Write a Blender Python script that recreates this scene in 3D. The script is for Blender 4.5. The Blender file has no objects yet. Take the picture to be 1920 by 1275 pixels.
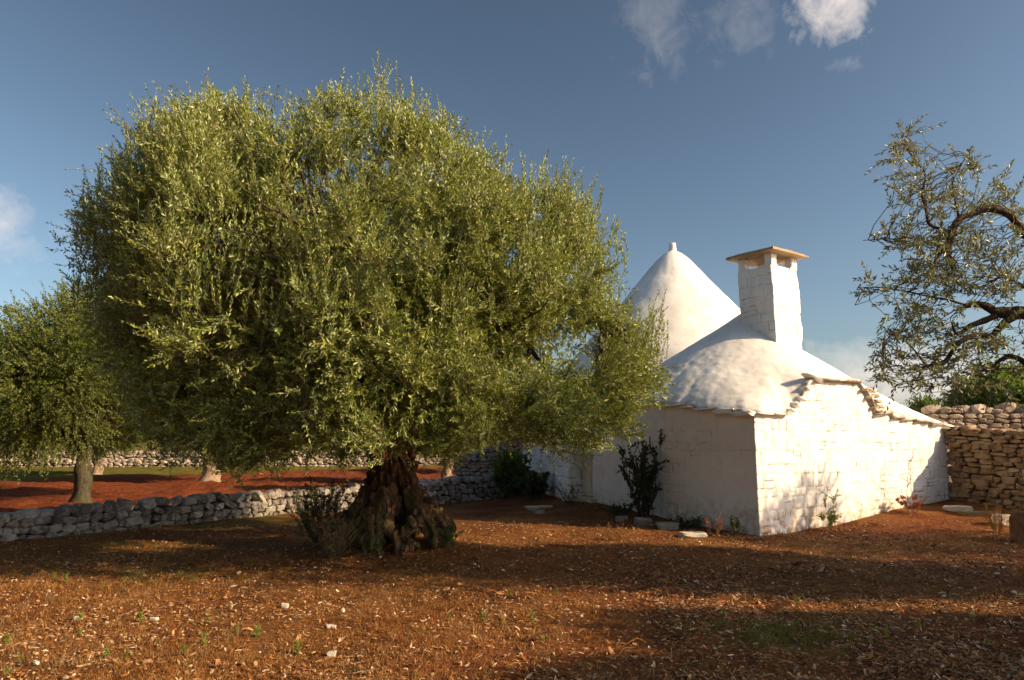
import bpy, math, random
import numpy as np
from mathutils import Vector, Matrix
R = math.radians
rng = np.random.default_rng(7)
random.seed(7)
S = bpy.context.scene

# ------------------------------------------------------------------ camera
F = 1330.0; CX = 960.0; CY = 637.5; HOR = 825.0
PITCH = math.atan((HOR-CY)/F); EYE = 1.6
cam = bpy.data.cameras.new('camera'); camo = bpy.data.objects.new('camera', cam)
S.collection.objects.link(camo); S.camera = camo
cam.sensor_width = 36; cam.lens = F/1920*36; cam.clip_end = 3000; cam.clip_start = 0.05
camo.location = (0, 0, EYE); camo.rotation_euler = (math.pi/2+PITCH, 0, 0)
# ------------------------------------------------------------------ sun and sky
SUN_EL = 25.0; SUN_H = np.array([0.96, -0.28]); SUN_H = SUN_H/np.linalg.norm(SUN_H)
sl = bpy.data.lights.new('sun', 'SUN'); sl.energy = 5.0; sl.angle = R(0.55); sl.color = (1.0, 0.74, 0.44)
so = bpy.data.objects.new('sun', sl); S.collection.objects.link(so)
sd = Vector((SUN_H[0]*math.cos(R(SUN_EL)), SUN_H[1]*math.cos(R(SUN_EL)), math.sin(R(SUN_EL))))
so.rotation_euler = sd.to_track_quat('Z', 'Y').to_euler()
so.location = (20, -5, 15)
S.view_settings.view_transform = 'Standard'; S.view_settings.look = 'None'
S.view_settings.exposure = 0.75; S.view_settings.gamma = 1.0

class G:
    """small node-graph helper"""
    def __init__(s, tree): s.t = tree; s.n = tree.nodes; s.l = tree.links
    def put(s, sock, v):
        if v is None: return
        if isinstance(v, bpy.types.NodeSocket): s.l.new(v, sock)
        else:
            if isinstance(v, (tuple, list)) and len(v) == 3 and len(sock.default_value) == 4: v = (*v, 1)
            sock.default_value = v
    def node(s, typ, ins=None, **kw):
        n = s.n.new(typ)
        for k, v in kw.items(): setattr(n, k, v)
        for k, v in (ins or {}).items(): s.put(n.inputs[k], v)
        return n
    def math(s, op, a, b=None, c=None, clamp=False):
        n = s.node('ShaderNodeMath', operation=op, use_clamp=clamp)
        s.put(n.inputs[0], a); s.put(n.inputs[1], b)
        if c is not None: s.put(n.inputs[2], c)
        return n.outputs[0]
    def vmath(s, op, a, b=None):
        n = s.node('ShaderNodeVectorMath', operation=op); s.put(n.inputs[0], a); s.put(n.inputs[1], b)
        return n.outputs['Value'] if op in ('LENGTH', 'DOT_PRODUCT') else n.outputs[0]
    def noise(s, scale, detail=4, rough=0.55, vec=None, dist=0.0):
        n = s.node('ShaderNodeTexNoise', {'Scale': scale, 'Detail': detail, 'Roughness': rough, 'Distortion': dist})
        if vec is not None: s.put(n.inputs['Vector'], vec)
        return n.outputs['Fac']
    def ramp(s, fac, stops, interp='LINEAR'):
        n = s.node('ShaderNodeValToRGB'); s.put(n.inputs[0], fac); cr = n.color_ramp; cr.interpolation = interp
        while len(cr.elements) < len(stops): cr.elements.new(0.5)
        for e, (p, c) in zip(cr.elements, stops):
            e.position = p; e.color = (*c, 1) if isinstance(c, (tuple, list)) else (c, c, c, 1)
        return n.outputs[0]
    def mix(s, f, a, b, mode='MIX'):
        n = s.node('ShaderNodeMix', data_type='RGBA', blend_type=mode)
        s.put(n.inputs['Factor'], f); s.put(n.inputs[6], a); s.put(n.inputs[7], b); return n.outputs[2]
    def map(s, v, a, b, c=0.0, d=1.0):
        n = s.node('ShaderNodeMapRange'); s.put(n.inputs[0], v)
        for i, k in enumerate((a, b, c, d)): s.put(n.inputs[1+i], k)
        return n.outputs[0]

w = bpy.data.worlds.new('World'); S.world = w; w.use_nodes = True
g = G(w.node_tree); g.n.clear()
sky = g.node('ShaderNodeTexSky', sky_type='NISHITA', sun_disc=False, sun_elevation=R(SUN_EL),
             sun_rotation=math.atan2(SUN_H[0], SUN_H[1]), altitude=200, air_density=1.0, dust_density=2.0, ozone_density=1.6)
tc = g.node('ShaderNodeTexCoord'); D = tc.outputs['Generated']
sx = g.node('ShaderNodeSeparateXYZ', {0: D})
az = g.math('ARCTAN2', sx.outputs[0], sx.outputs[1]); el = g.math('ARCSINE', sx.outputs[2])
ae = g.node('ShaderNodeCombineXYZ', {0: az, 1: el, 2: 0.0}).outputs[0]
def pix_dir(px, py):
    dx = (px-CX)/F; wv = -(py-CY)/F
    v = Vector((dx, math.cos(PITCH)-wv*math.sin(PITCH), math.sin(PITCH)+wv*math.cos(PITCH))).normalized()
    return math.atan2(v.x, v.y), math.asin(v.z)
nz = g.noise(9, 7, 0.62, ae, 0.3)
nzs = g.noise(26, 6, 0.65, ae, 0.6)
total = None
for (px, py, rx, ry, amt, kind) in [(1578, -8, 112, 98, .95, 0), (1225, 20, 95, 120, .28, 1), (1390, 0, 75, 90, .26, 1),
        (8, 420, 75, 80, .5, 0), (125, 434, 65, 24, .26, 1), (1665, 695, 120, 34, .75, 2), (1790, 735, 160, 40, .7, 2), (1560, 760, 200, 30, .5, 2), (1590, 118, 40, 20, .35, 1)]:
    a0, e0 = pix_dir(px, py)
    d = g.vmath('SUBTRACT', ae, (a0, e0, 0)); d = g.vmath('MULTIPLY', d, (F/rx, F/ry, 0))
    m = g.math('SUBTRACT', 1.0, g.vmath('LENGTH', d))
    m = g.math('ADD', m, g.math('MULTIPLY', g.math('SUBTRACT', nz, .5), 2.0 if kind == 0 else 2.6))
    m = g.math('ADD', m, g.math('MULTIPLY', g.math('SUBTRACT', nzs, .5), 1.0 if kind == 0 else 2.2))
    if kind == 2: m = g.math('ADD', m, .9)
    m = g.map(m, 0.2, 1.1 if kind == 0 else 2.3); m = g.math('MULTIPLY', m, amt)
    total = m if total is None else g.math('MAXIMUM', total, m)
skyc = g.node('ShaderNodeHueSaturation', {'Hue': .488, 'Saturation': 0.72, 'Color': sky.outputs[0]}).outputs[0]
skyc = g.vmath('SCALE', skyc); skyc.node.inputs['Scale'].default_value = .2
skyc = g.node('ShaderNodeGamma', {'Color': skyc, 'Gamma': 1.55}).outputs[0]
skyc = g.vmath('SCALE', skyc); skyc.node.inputs['Scale'].default_value = 5.0
col = g.mix(total, skyc, (8.6, 7.6, 6.9))
bg = g.node('ShaderNodeBackground', {'Color': col, 'Strength': 0.078})
g.l.new(bg.outputs[0], g.node('ShaderNodeOutputWorld').inputs[0])

# ------------------------------------------------------------------ numeric helpers
def at(px, py, Y):
    dx = (px-CX)/F; wv = -(py-CY)/F
    yy = math.cos(PITCH)-wv*math.sin(PITCH); zz = math.sin(PITCH)+wv*math.cos(PITCH)
    k = Y/yy
    return np.array([dx*k, Y, EYE+zz*k])
def sst(a, b, x): t = np.clip((x-a)/(b-a), 0, 1); return t*t*(3-2*t)
def _h(ix, iy, iz, seed):
    n = (ix*374761393+iy*668265263+iz*2147483647+seed*974711) & 0x7fffffff
    n = (n ^ (n >> 13))*1274126177 & 0x7fffffff
    n = (n ^ (n >> 16))*668265263 & 0x7fffffff
    return ((n ^ (n >> 15)) & 0xffff)/65535.0
def vn(x, y, z=0.0, seed=0):
    x, y, z = np.broadcast_arrays(np.asarray(x, float), np.asarray(y, float), np.asarray(z, float))
    ix = np.floor(x).astype(np.int64); iy = np.floor(y).astype(np.int64); iz = np.floor(z).astype(np.int64)
    fx = x-ix; fy = y-iy; fz = z-iz
    fx = fx*fx*(3-2*fx); fy = fy*fy*(3-2*fy); fz = fz*fz*(3-2*fz)
    r = 0
    for i in (0, 1):
        for j in (0, 1):
            for k in (0, 1):
                r = r+_h(ix+i, iy+j, iz+k, seed)*(fx if i else 1-fx)*(fy if j else 1-fy)*(fz if k else 1-fz)
    return r*2-1
def fbm(x, y, z=0.0, oct=4, seed=0, gain=.5):
    a = 1; s = 0; f = 1
    for o in range(oct): s = s+a*vn(np.asarray(x)*f, np.asarray(y)*f, np.asarray(z)*f, seed+o*17); a *= gain; f *= 2.03
    return s
def nrm(v): return v/np.maximum(np.linalg.norm(v, axis=-1, keepdims=True), 1e-9)

class MB:
    def __init__(s): s.v = []; s.f = []; s.n = 0
    def add(s, v, f):
        v = np.asarray(v, float).reshape(-1, 3)
        if isinstance(f, np.ndarray): s.f.append(f+s.n)
        else:
            by = {}
            for q in f: by.setdefault(len(q), []).append(q)
            for k, q in by.items(): s.f.append(np.array(q)+s.n)
        s.v.append(v); s.n += len(v); return s
    def build(s, name, m, parent=None, smooth=False, attrs=None):
        me = bpy.data.meshes.new(name); V = np.concatenate(s.v).astype(np.float32)
        me.vertices.add(len(V)); me.vertices.foreach_set('co', V.ravel())
        loops = np.concatenate([f.ravel() for f in s.f]).astype(np.int32)
        sizes = np.concatenate([np.full(len(f), f.shape[1]) for f in s.f]).astype(np.int32)
        me.loops.add(len(loops)); me.loops.foreach_set('vertex_index', loops)
        me.polygons.add(len(sizes)); st = np.concatenate([[0], np.cumsum(sizes)[:-1]]).astype(np.int32)
        me.polygons.foreach_set('loop_start', st)
        me.polygons.foreach_set('use_smooth', np.full(len(sizes), smooth))
        for k, a in (attrs or {}).items():
            at_ = me.attributes.new(k, 'FLOAT', 'POINT'); at_.data.foreach_set('value', np.asarray(a, np.float32).ravel())
        me.update(calc_edges=True); me.validate()
        me.materials.append(m)
        o = bpy.data.objects.new(name, me); S.collection.objects.link(o)
        if parent is not None: o.parent = parent; o.matrix_parent_inverse = Matrix.Translation(-Vector(parent.location))
        return o
def tag(o, label=None, cat=None, group=None, kind=None):
    for k, v in (('label', label), ('category', cat), ('group', group), ('kind', kind)):
        if v: o[k] = v
    return o
def empty(name, loc, label=None, cat=None, group=None):
    o = bpy.data.objects.new(name, None); S.collection.objects.link(o); o.location = tuple(float(c) for c in loc)
    o.empty_display_size = .3
    return tag(o, label, cat, group)
def copy_tree(o, loc=None, rz=0.0, sc=1.0):
    c = o.copy(); S.collection.objects.link(c)
    if loc is not None: c.location = tuple(float(q) for q in loc)
    c.rotation_euler = (0, 0, rz); c.scale = (sc, sc, sc)
    for ch in list(o.children):
        d = ch.copy(); S.collection.objects.link(d); d.parent = c; d.matrix_parent_inverse = ch.matrix_parent_inverse.copy()
    return c
def tube(mb, P, rad, n=8, noise=0.0, seed=0):
    P = np.asarray(P, float); m = len(P); rad = np.broadcast_to(np.asarray(rad, float), (m,))
    T = nrm(np.gradient(P, axis=0)); up = np.array([0.31, 0.17, 0.93])
    A = nrm(np.cross(T, up)); B = np.cross(T, A)
    th = np.arange(n)/n*2*math.pi
    rr = rad[:, None]*np.ones(n)[None]
    if noise: rr = rr*(1+noise*vn(np.arange(m)[:, None]*.7, np.cos(th)[None]*1.6+5, np.sin(th)[None]*1.6+seed*3.1, seed))
    V = P[:, None]+rr[..., None]*(np.cos(th)[None, :, None]*A[:, None]+np.sin(th)[None, :, None]*B[:, None])
    i = np.arange(m-1)[:, None]*n; j = np.arange(n)[None]; k = (j+1) % n
    f = np.stack([i+j, i+k, i+n+k, i+n+j], -1).reshape(-1, 4)
    mb.add(V, f); mb.add(V[0], [list(range(n))[::-1]]); mb.add(V[-1], [list(range(n))])
def spline(P, n):
    """Catmull-Rom through the points"""
    P = np.asarray(P, float); Q = np.vstack([2*P[0]-P[1], P, 2*P[-1]-P[-2]]); out = []
    for i in range(1, len(Q)-2):
        for t in np.linspace(0, 1, n, endpoint=False):
            a, b, c, d = Q[i-1:i+3]
            out.append(.5*((2*b)+(c-a)*t+(2*a-5*b+4*c-d)*t*t+(3*b-a-3*c+d)*t**3))
    out.append(Q[-2]); return np.array(out)

# ------------------------------------------------------------------ ground shape
RW = np.array([[-26, -9], [-12.6, 6.2], [-8.35, 11.4], [-6.6, 13.9], [-4.9, 16.2], [-2.6, 18.4], [0.55, 20.6]])   # line of the low field wall
def wall_side(x, y):
    """positive beyond the low field wall"""
    yy = np.interp(x, RW[:, 0], RW[:, 1]); return (y-yy)
TRK = np.array([-1.80, 10.75])
def gh(x, y, fine=False):
    x = np.asarray(x, float); y = np.asarray(y, float)
    h = .27*sst(12.3, 17, y)*sst(-1.0, 2.2, x)*sst(60, 30, y)
    h = h+.20*np.exp(-(((x-TRK[0]-.15)/1.1)**2+((y-TRK[1])/.8)**2))
    h = h+.05*vn(x*.35, y*.35, 0, 3)*sst(3, 8, y)+.022*vn(x*1.3, y*1.3, 0, 5)
    f = sst(.3, 1.2, wall_side(x, y))*sst(60, 38, y)*sst(1, -1, x-.3)
    if fine:
        h = h+.012*vn(x*4.1, y*4.1, 0, 8)+.008*vn(x*9.7, y*9.7, 0, 9)
        h = h+f*(.09*np.sin(y*3.4+x*.3+2*vn(x*.3, y*.4, 0, 2))+.05*vn(x*2.3, y*3.3, 0, 12)+.03*vn(x*6, y*6, 0, 13))
    return h

# ------------------------------------------------------------------ materials
def mat(name):
    m = bpy.data.materials.new(name); m.use_nodes = True; gg = G(m.node_tree); gg.n.clear(); return m, gg
def fin(g, color, rough=.9, bump=None, bstr=.5, bdist=.02, spec=.3, extra=None):
    p = g.node('ShaderNodeBsdfPrincipled'); g.put(p.inputs['Base Color'], color); g.put(p.inputs['Roughness'], rough)
    p.inputs['Specular IOR Level'].default_value = spec
    if bump is not None:
        b = g.node('ShaderNodeBump', {'Strength': bstr, 'Distance': bdist, 'Height': bump}); g.l.new(b.outputs[0], p.inputs['Normal'])
    sh = p.outputs[0]
    if extra: sh = extra(p)
    g.l.new(sh, g.node('ShaderNodeOutputMaterial').inputs[0])
def pos(g): return g.node('ShaderNodeNewGeometry').outputs['Position']
def objc(g): return g.node('ShaderNodeTexCoord').outputs['Object']
def leaf_mat(name, top, under, var, transl=.35, tcol=None, rough=.5, spec=.4, vscale=.9):
    m, g = mat(name); ge = g.node('ShaderNodeNewGeometry'); rnd = ge.outputs['Random Per Island']
    big = g.map(g.noise(vscale, 2, .5, objc(g)), .35, .65)
    c1 = g.ramp(rnd, [(0, top[0]), (.6, top[1]), (1, top[2])])
    c1 = g.mix(g.math('MULTIPLY', big, .55), c1, var, 'MIX')
    c = g.mix(ge.outputs['Backfacing'], c1, under)
    def ex(p):
        t = g.node('ShaderNodeBsdfTranslucent'); g.put(t.inputs[0], tcol or (.28, .30, .05))
        x = g.node('ShaderNodeMixShader', {0: transl}); g.l.new(p.outputs[0], x.inputs[1]); g.l.new(t.outputs[0], x.inputs[2]); return x.outputs[0]
    fin(g, c, rough, spec=spec, extra=ex); return m
M = {}
M['olive_leaf'] = leaf_mat('olive_leaf', [(.026, .058, .008), (.105, .16, .014), (.42, .44, .075)], (.27, .32, .11), (.20, .215, .008), .19, (.42, .46, .05), .40, .5)
M['olive_leaf_grey'] = leaf_mat('olive_leaf_grey', [(.07, .09, .045), (.10, .13, .05), (.24, .24, .10)], (.22, .24, .14), (.12, .12, .04), .2, (.26, .27, .08), .42, .45, 2.2)
M['orchard_leaf'] = leaf_mat('orchard_leaf', [(.026, .050, .009), (.066, .095, .013), (.17, .18, .03)], (.15, .18, .05), (.17, .165, .012), .25, (.2, .25, .04))
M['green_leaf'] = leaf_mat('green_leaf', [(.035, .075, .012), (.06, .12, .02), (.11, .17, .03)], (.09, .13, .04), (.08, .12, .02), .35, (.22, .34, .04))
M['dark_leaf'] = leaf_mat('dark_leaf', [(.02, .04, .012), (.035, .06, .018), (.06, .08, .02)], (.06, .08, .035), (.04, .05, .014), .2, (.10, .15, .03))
M['weed_leaf'] = leaf_mat('weed_leaf', [(.12, .16, .02), (.22, .25, .03), (.38, .34, .05)], (.16, .2, .06), (.25, .24, .03), .35, (.4, .42, .06))
M['red_leaf'] = leaf_mat('red_leaf', [(.16, .05, .035), (.28, .08, .06), (.30, .14, .06)], (.24, .10, .08), (.13, .09, .03), .3, (.4, .12, .06))
M['grass'] = leaf_mat('grass', [(.05, .075, .014), (.08, .11, .02), (.13, .14, .03)], (.09, .11, .03), (.09, .09, .02), .3, (.22, .28, .04), .7, .1)
M['straw'] = leaf_mat('straw', [(.13, .042, .010), (.33, .15, .040), (.62, .40, .15)], (.30, .14, .04), (.22, .07, .012), .2, (.36, .18, .06), .8, .1)
M['dry_shrub'] = leaf_mat('dry_shrub', [(.17, .10, .04), (.26, .17, .07), (.36, .26, .11)], (.22, .15, .07), (.18, .10, .03), .2, (.3, .2, .06), .8, .1)
def litter_mat(name, stops):
    m, g = mat(name); ge = g.node('ShaderNodeNewGeometry')
    c = g.ramp(ge.outputs['Random Per Island'], stops)
    fin(g, c, .75, spec=.25); return m
M['chips'] = litter_mat('chips', [(0, (.07, .03, .014)), (.3, (.20, .065, .018)), (.6, (.33, .14, .045)), (.8, (.42, .24, .11)), (.93, (.50, .36, .20)), (1, (.64, .52, .36))])
M['pebble'] = litter_mat('pebble', [(0, (.22, .09, .03)), (.5, (.36, .20, .10)), (.85, (.50, .36, .22)), (1, (.70, .60, .46))])

m, g = mat('soil'); P = pos(g)
red = g.node('ShaderNodeAttribute', attribute_name='red').outputs['Fac']; grn = g.node('ShaderNodeAttribute', attribute_name='green').outputs['Fac']
n1 = g.noise(1.1, 5, .6, P); n2 = g.noise(14, 5, .65, P); n3 = g.noise(60, 3, .6, P)
c = g.ramp(n1, [(.3, (.09, .022, .006)), (.5, (.18, .068, .019)), (.7, (.30, .145, .045))])
c = g.mix(g.map(n2, .45, .7), c, (.30, .14, .046)); c = g.mix(g.map(n3, .46, .66, 0, .9), c, (.04, .014, .007))  # dark specks deepen the crevices: shade contrast painted into the soil colour
rc = g.ramp(n2, [(.3, (.07, .017, .007)), (.5, (.16, .040, .014)), (.75, (.28, .095, .034))])
c = g.mix(red, c, rc)
gc = g.ramp(g.noise(5, 5, .6, P), [(.3, (.07, .075, .014)), (.6, (.13, .12, .022)), (.8, (.20, .12, .03))])
c = g.mix(grn, c, gc)
hh = g.math('ADD', g.math('MULTIPLY', n2, .6), g.math('MULTIPLY', n3, .4))
fin(g, c, .95, hh, .9, .05, .1); M['soil'] = m

def whitewash(name, base, dirt, cracks=True, warm=(.62, .50, .36)):
    m, g = mat(name); P = pos(g)
    n1 = g.noise(.9, 5, .6, P); n2 = g.noise(7, 6, .65, P); n3 = g.noise(55, 4, .6, P)
    c = g.mix(g.map(n1, .38, .72, 0, .75), base, dirt)
    sp = g.node('ShaderNodeSeparateXYZ', {0: P})
    st = g.vmath('MULTIPLY', P, (5.5, 5.5, .55)); s1 = g.noise(1.0, 4, .6, st)
    c = g.mix(g.map(s1, .56, .76, 0, .5), c, warm)
    c = g.mix(g.map(n2, .56, .78, 0, .5), c, warm)
    if not cracks:
        k = g.node('ShaderNodeAttribute', attribute_name='crack').outputs['Fac']
        c = g.mix(g.math('MULTIPLY', k, g.map(n2, .42, .6, .15, .9), clamp=True), c, (.25, .19, .12))
        c = g.mix(g.map(g.noise(2.3, 7, .72, P, .6), .52, .66, 0, .22), c, (.56, .52, .46))
        n2 = g.math('ADD', n2, g.math('MULTIPLY', g.noise(2.6, 5, .7, P), .7))
    if cracks:
        low = g.map(sp.outputs[2], .62, .0, 0, .95); c = g.mix(g.math('MULTIPLY', low, g.map(n2, .38, .62)), c, (.40, .24, .12))
        k = g.node('ShaderNodeAttribute', attribute_name='crack').outputs['Fac']
        k = g.math('MULTIPLY', k, g.map(g.noise(5.5, 3, .6, P), .40, .58), clamp=True)
        c = g.mix(k, c, (.12, .08, .045))
    fin(g, c, .92, g.math('ADD', g.math('MULTIPLY', n2, .7), g.math('MULTIPLY', n3, .3)), .35, .03, .15)
    return m
M['lime_wall'] = whitewash('lime_wall', (.84, .825, .80), (.70, .66, .60))
M['lime_roof'] = whitewash('lime_roof', (.84, .825, .80), (.68, .64, .575), False, (.60, .50, .39))
M['lime_cream'] = whitewash('lime_cream', (.66, .58, .45), (.56, .48, .35))
def stone(name, cols, lich, dirt, sc=1.0):
    m, g = mat(name); P = pos(g); ge = g.node('ShaderNodeNewGeometry')
    c = g.ramp(ge.outputs['Random Per Island'], [(0, cols[0]), (.5, cols[1]), (1, cols[2])])
    n1 = g.noise(9*sc, 6, .65, P); n2 = g.noise(38*sc, 5, .6, P)
    c = g.mix(g.map(n1, .5, .68, 0, .7), c, lich); c = g.mix(g.map(n1, .46, .3, 0, .75), c, dirt)
    c = g.mix(g.map(n2, .58, .72, 0, .6), c, dirt)
    fin(g, c, .92, g.math('ADD', n1, g.math('MULTIPLY', n2, .5)), .7, .03, .15); return m
M['field_stone'] = stone('field_stone', [(.10, .085, .07), (.20, .175, .15), (.34, .31, .27)], (.42, .40, .38), (.08, .055, .038))
M['warm_stone'] = stone('warm_stone', [(.20, .135, .075), (.28, .19, .11), (.37, .27, .165)], (.42, .34, .24), (.11, .065, .035))
M['pink_stone'] = stone('pink_stone', [(.26, .20, .15), (.34, .27, .21), (.42, .35, .28)], (.48, .42, .36), (.16, .11, .08))
M['pale_stone'] = stone('pale_stone', [(.45, .38, .29), (.52, .46, .37), (.58, .52, .43)], (.66, .61, .53), (.30, .22, .14))
M['slab_stone'] = stone('slab_stone', [(.34, .235, .14), (.38, .27, .165), (.42, .31, .19)], (.46, .38, .27), (.18, .12, .075), .8)
M['warm_slab'] = stone('warm_slab', [(.34, .26, .18), (.44, .36, .27), (.62, .56, .47)], (.68, .62, .53), (.24, .15, .09), 1.2)
M['core_shade'] = stone('core_shade', [(.05, .035, .025), (.05, .035, .025), (.05, .035, .025)], (.06, .045, .03), (.03, .02, .014))  # dark fill colour that paints the shade between the wall stones
def bark(name, a, b, c_, moss=None, gz=(0, 1)):
    m, g = mat(name); P = pos(g)
    st = g.vmath('MULTIPLY', P, (1, 1, .3)); n1 = g.noise(16, 7, .68, st, .8); n2 = g.noise(3, 4, .6, P); n3 = g.noise(60, 4, .6, P)
    v = g.ramp(n1, [(.3, a), (.5, b), (.7, c_)]); v = g.mix(g.map(n2, .5, .7, 0, .6), v, a)
    if moss:
        z = g.node('ShaderNodeSeparateXYZ', {0: P}).outputs[2]
        k = g.math('MULTIPLY', g.map(z, gz[1], gz[0]), g.map(g.noise(4, 4, .6, P), .5, .62), clamp=True); v = g.mix(k, v, moss)
    fin(g, v, .95, g.math('ADD', n1, g.math('MULTIPLY', n3, .35)), 1.0, .06, .1); return m
M['olive_bark'] = bark('olive_bark', (.03, .018, .011), (.11, .062, .034), (.28, .18, .10), (.09, .10, .022), (.3, 1.0))
M['branch_bark'] = bark('branch_bark', (.04, .028, .02), (.09, .065, .045), (.19, .14, .095))
M['grey_bark'] = bark('grey_bark', (.08, .06, .04), (.17, .13, .09), (.30, .24, .17), (.12, .13, .05), (.2, 1.4))
M['dark_bark'] = bark('dark_bark', (.035, .028, .02), (.085, .068, .048), (.17, .14, .10), (.07, .08, .03), (.2, 1.4))
M['pale_bark'] = bark('pale_bark', (.20, .14, .09), (.34, .25, .17), (.50, .40, .29))
M['twig'] = bark('twig', (.13, .10, .065), (.20, .15, .09), (.29, .22, .14))
m, g = mat('door_paint'); P = pos(g)
fin(g, g.mix(g.map(g.noise(6, 5, .6, P), .4, .7), (.70, .62, .48), (.58, .49, .35)), .6, g.noise(40, 3, .5, P), .15, .01, .3); M['door_paint'] = m
m, g = mat('gap_shade'); fin(g, (.02, .015, .01), .9); M['gap_shade'] = m  # near-black colour standing for the shade inside the door gap
m, g = mat('rusty_pier'); P = pos(g)
fin(g, g.ramp(g.noise(8, 5, .6, P), [(.35, (.10, .05, .03)), (.6, (.17, .10, .06)), (.8, (.28, .19, .12))]), .9, g.noise(30, 4, .6, P), .6, .03, .1); M['rusty_pier'] = m

# ------------------------------------------------------------------ THE GROUND
def axis(a, b, step, far, k=1.22):
    c = list(np.arange(a, b+1e-6, step)); s = step
    while c[-1] < far: s *= k; c.append(c[-1]+s)
    return c
xs_pos = axis(0, 11, .075, 15, 1.05); xs_pos = xs_pos+[x+xs_pos[-1] for x in axis(.3, 18, .3, 1200)]
xs = np.array([-x for x in xs_pos[:0:-1]]+xs_pos)
ys = axis(3.5, 22, .075, 24, 1.05); ys = ys+[y+ys[-1] for y in axis(.15, 26, .16, 1400)]
ys = np.array([-600, -200, -60, -20, -8, -3, 0, 1.5, 2.6, 3.1]+ys)
X, Y = np.meshgrid(xs, ys); Z = gh(X, Y, True)
ny, nx = X.shape
i = (np.arange(ny-1)[:, None]*nx+np.arange(nx-1)[None]).ravel()
ws = wall_side(X, Y); inf = sst(.1, .5, ws)*sst(1, -.6, X-.4*np.clip(Y-21, 0, 60))
band = vn(X*.12, Y*.5, 0, 31)*2.5
thr_ = np.clip(29+(X+19)*.75, 27, 42); redm = inf*sst(1.5, -1.5, Y+band-thr_)
grnm = np.clip(inf*sst(-1.5, 1.5, Y+band-thr_)*sst(90, 60, Y), 0, 1)*.9+sst(60, 80, Y)*.8
patch = sst(.25, .6, vn(X*.55+3, Y*.9, 0, 44))*sst(9.5, 11, Y)*sst(-3, -5, X)*(1-inf)*.5
redn = (1-inf)*sst(.15, .6, fbm(X*.5, Y*.8, 0, 3, 77))*.45
redn = np.maximum(redn, .75*np.exp(-(((X-7.4)/2.6)**2+((Y-13.1-.3*(X-7))/.75)**2))*(1-inf))
grnd = MB().add(np.stack([X, Y, Z], -1), np.stack([i, i+1, i+nx+1, i+nx], -1)).build('ground', M['soil'], smooth=True,
        attrs={'red': np.clip(redm+redn, 0, 1), 'green': np.clip(grnm+patch, 0, 1)})
tag(grnd, 'reddish brown soil', None, None, 'structure')

# ------------------------------------------------------------------ THE TRULLO
C0 = np.array([4.24, 12.5]); U = nrm(np.array([.833, .553])); Vv = np.array([-U[1], U[0]])
def loc(a, b, z): a, b, z = np.broadcast_arrays(a, b, z); return np.stack([C0[0]+a*U[0]+b*Vv[0], C0[1]+a*U[1]+b*Vv[1], z], -1)
def blocks(L, H, seed, hmin=.15, hmax=.25, wmin=.2, wmax=.55):
    r = random.Random(seed); rows = []; z = -.35
    while z < H:
        h = r.uniform(hmin, hmax); x = -r.uniform(0, .3); row = []
        while x < L+.3: wd = r.uniform(wmin, wmax); row.append((x, x+wd, r.uniform(-1, 1), r.random(), r.random())); x += wd
        rows.append((z, z+h, row)); z += h
    return rows
def block_field(s, z, rows, seed, amp=.014, depth=.018):
    """relief and crack strength of a rough limewashed block wall"""
    s2 = s+.018*vn(s*3, z*3, 0, seed)+.008*vn(s*11, z*11, 0, seed+1); z2 = z+.022*vn(s*1.5, z*2, 0, seed+2)+.010*vn(s*9, z*9, 0, seed+3)
    off = np.zeros_like(s); dj = np.full_like(s, 1.0); cr = np.zeros_like(s)
    for z0, z1, row in rows:
        mz = (z2 >= z0) & (z2 < z1)
        if not mz.any(): continue
        for x0, x1, o, q1, q2 in row:
            k = mz & (s2 >= x0) & (s2 < x1)
            if not k.any(): continue
            dx = np.minimum(s2[k]-x0, x1-s2[k]); dz = np.minimum(z2[k]-z0, z1-z2[k])
            if q1 > .8: dz = np.minimum(dz, np.abs(z2[k]-(z0+(z1-z0)*(.35+.3*q2))))
            dd = np.minimum(dx, dz); off[k] = o*amp; dj[k] = dd
            cr[k] = np.where(dx < dz, q1, q2)
    groove = np.exp(-(dj/.016)**2)
    dep = .35+.65*sst(-.3, .5, vn(s*2.3, z*2.3, 0, seed+5))
    rel = off*(1-np.exp(-(dj/.03)**2))-depth*groove*dep+.010*fbm(s*5, z*5, 0, 3, seed+7)+.018*vn(s*1.1, z*1.1, 0, seed+8)
    crack = np.exp(-(dj/.011)**2)*sst(.22, .62, cr+.35*vn(s*2, z*2, 0, seed+9))
    return rel, crack
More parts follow.
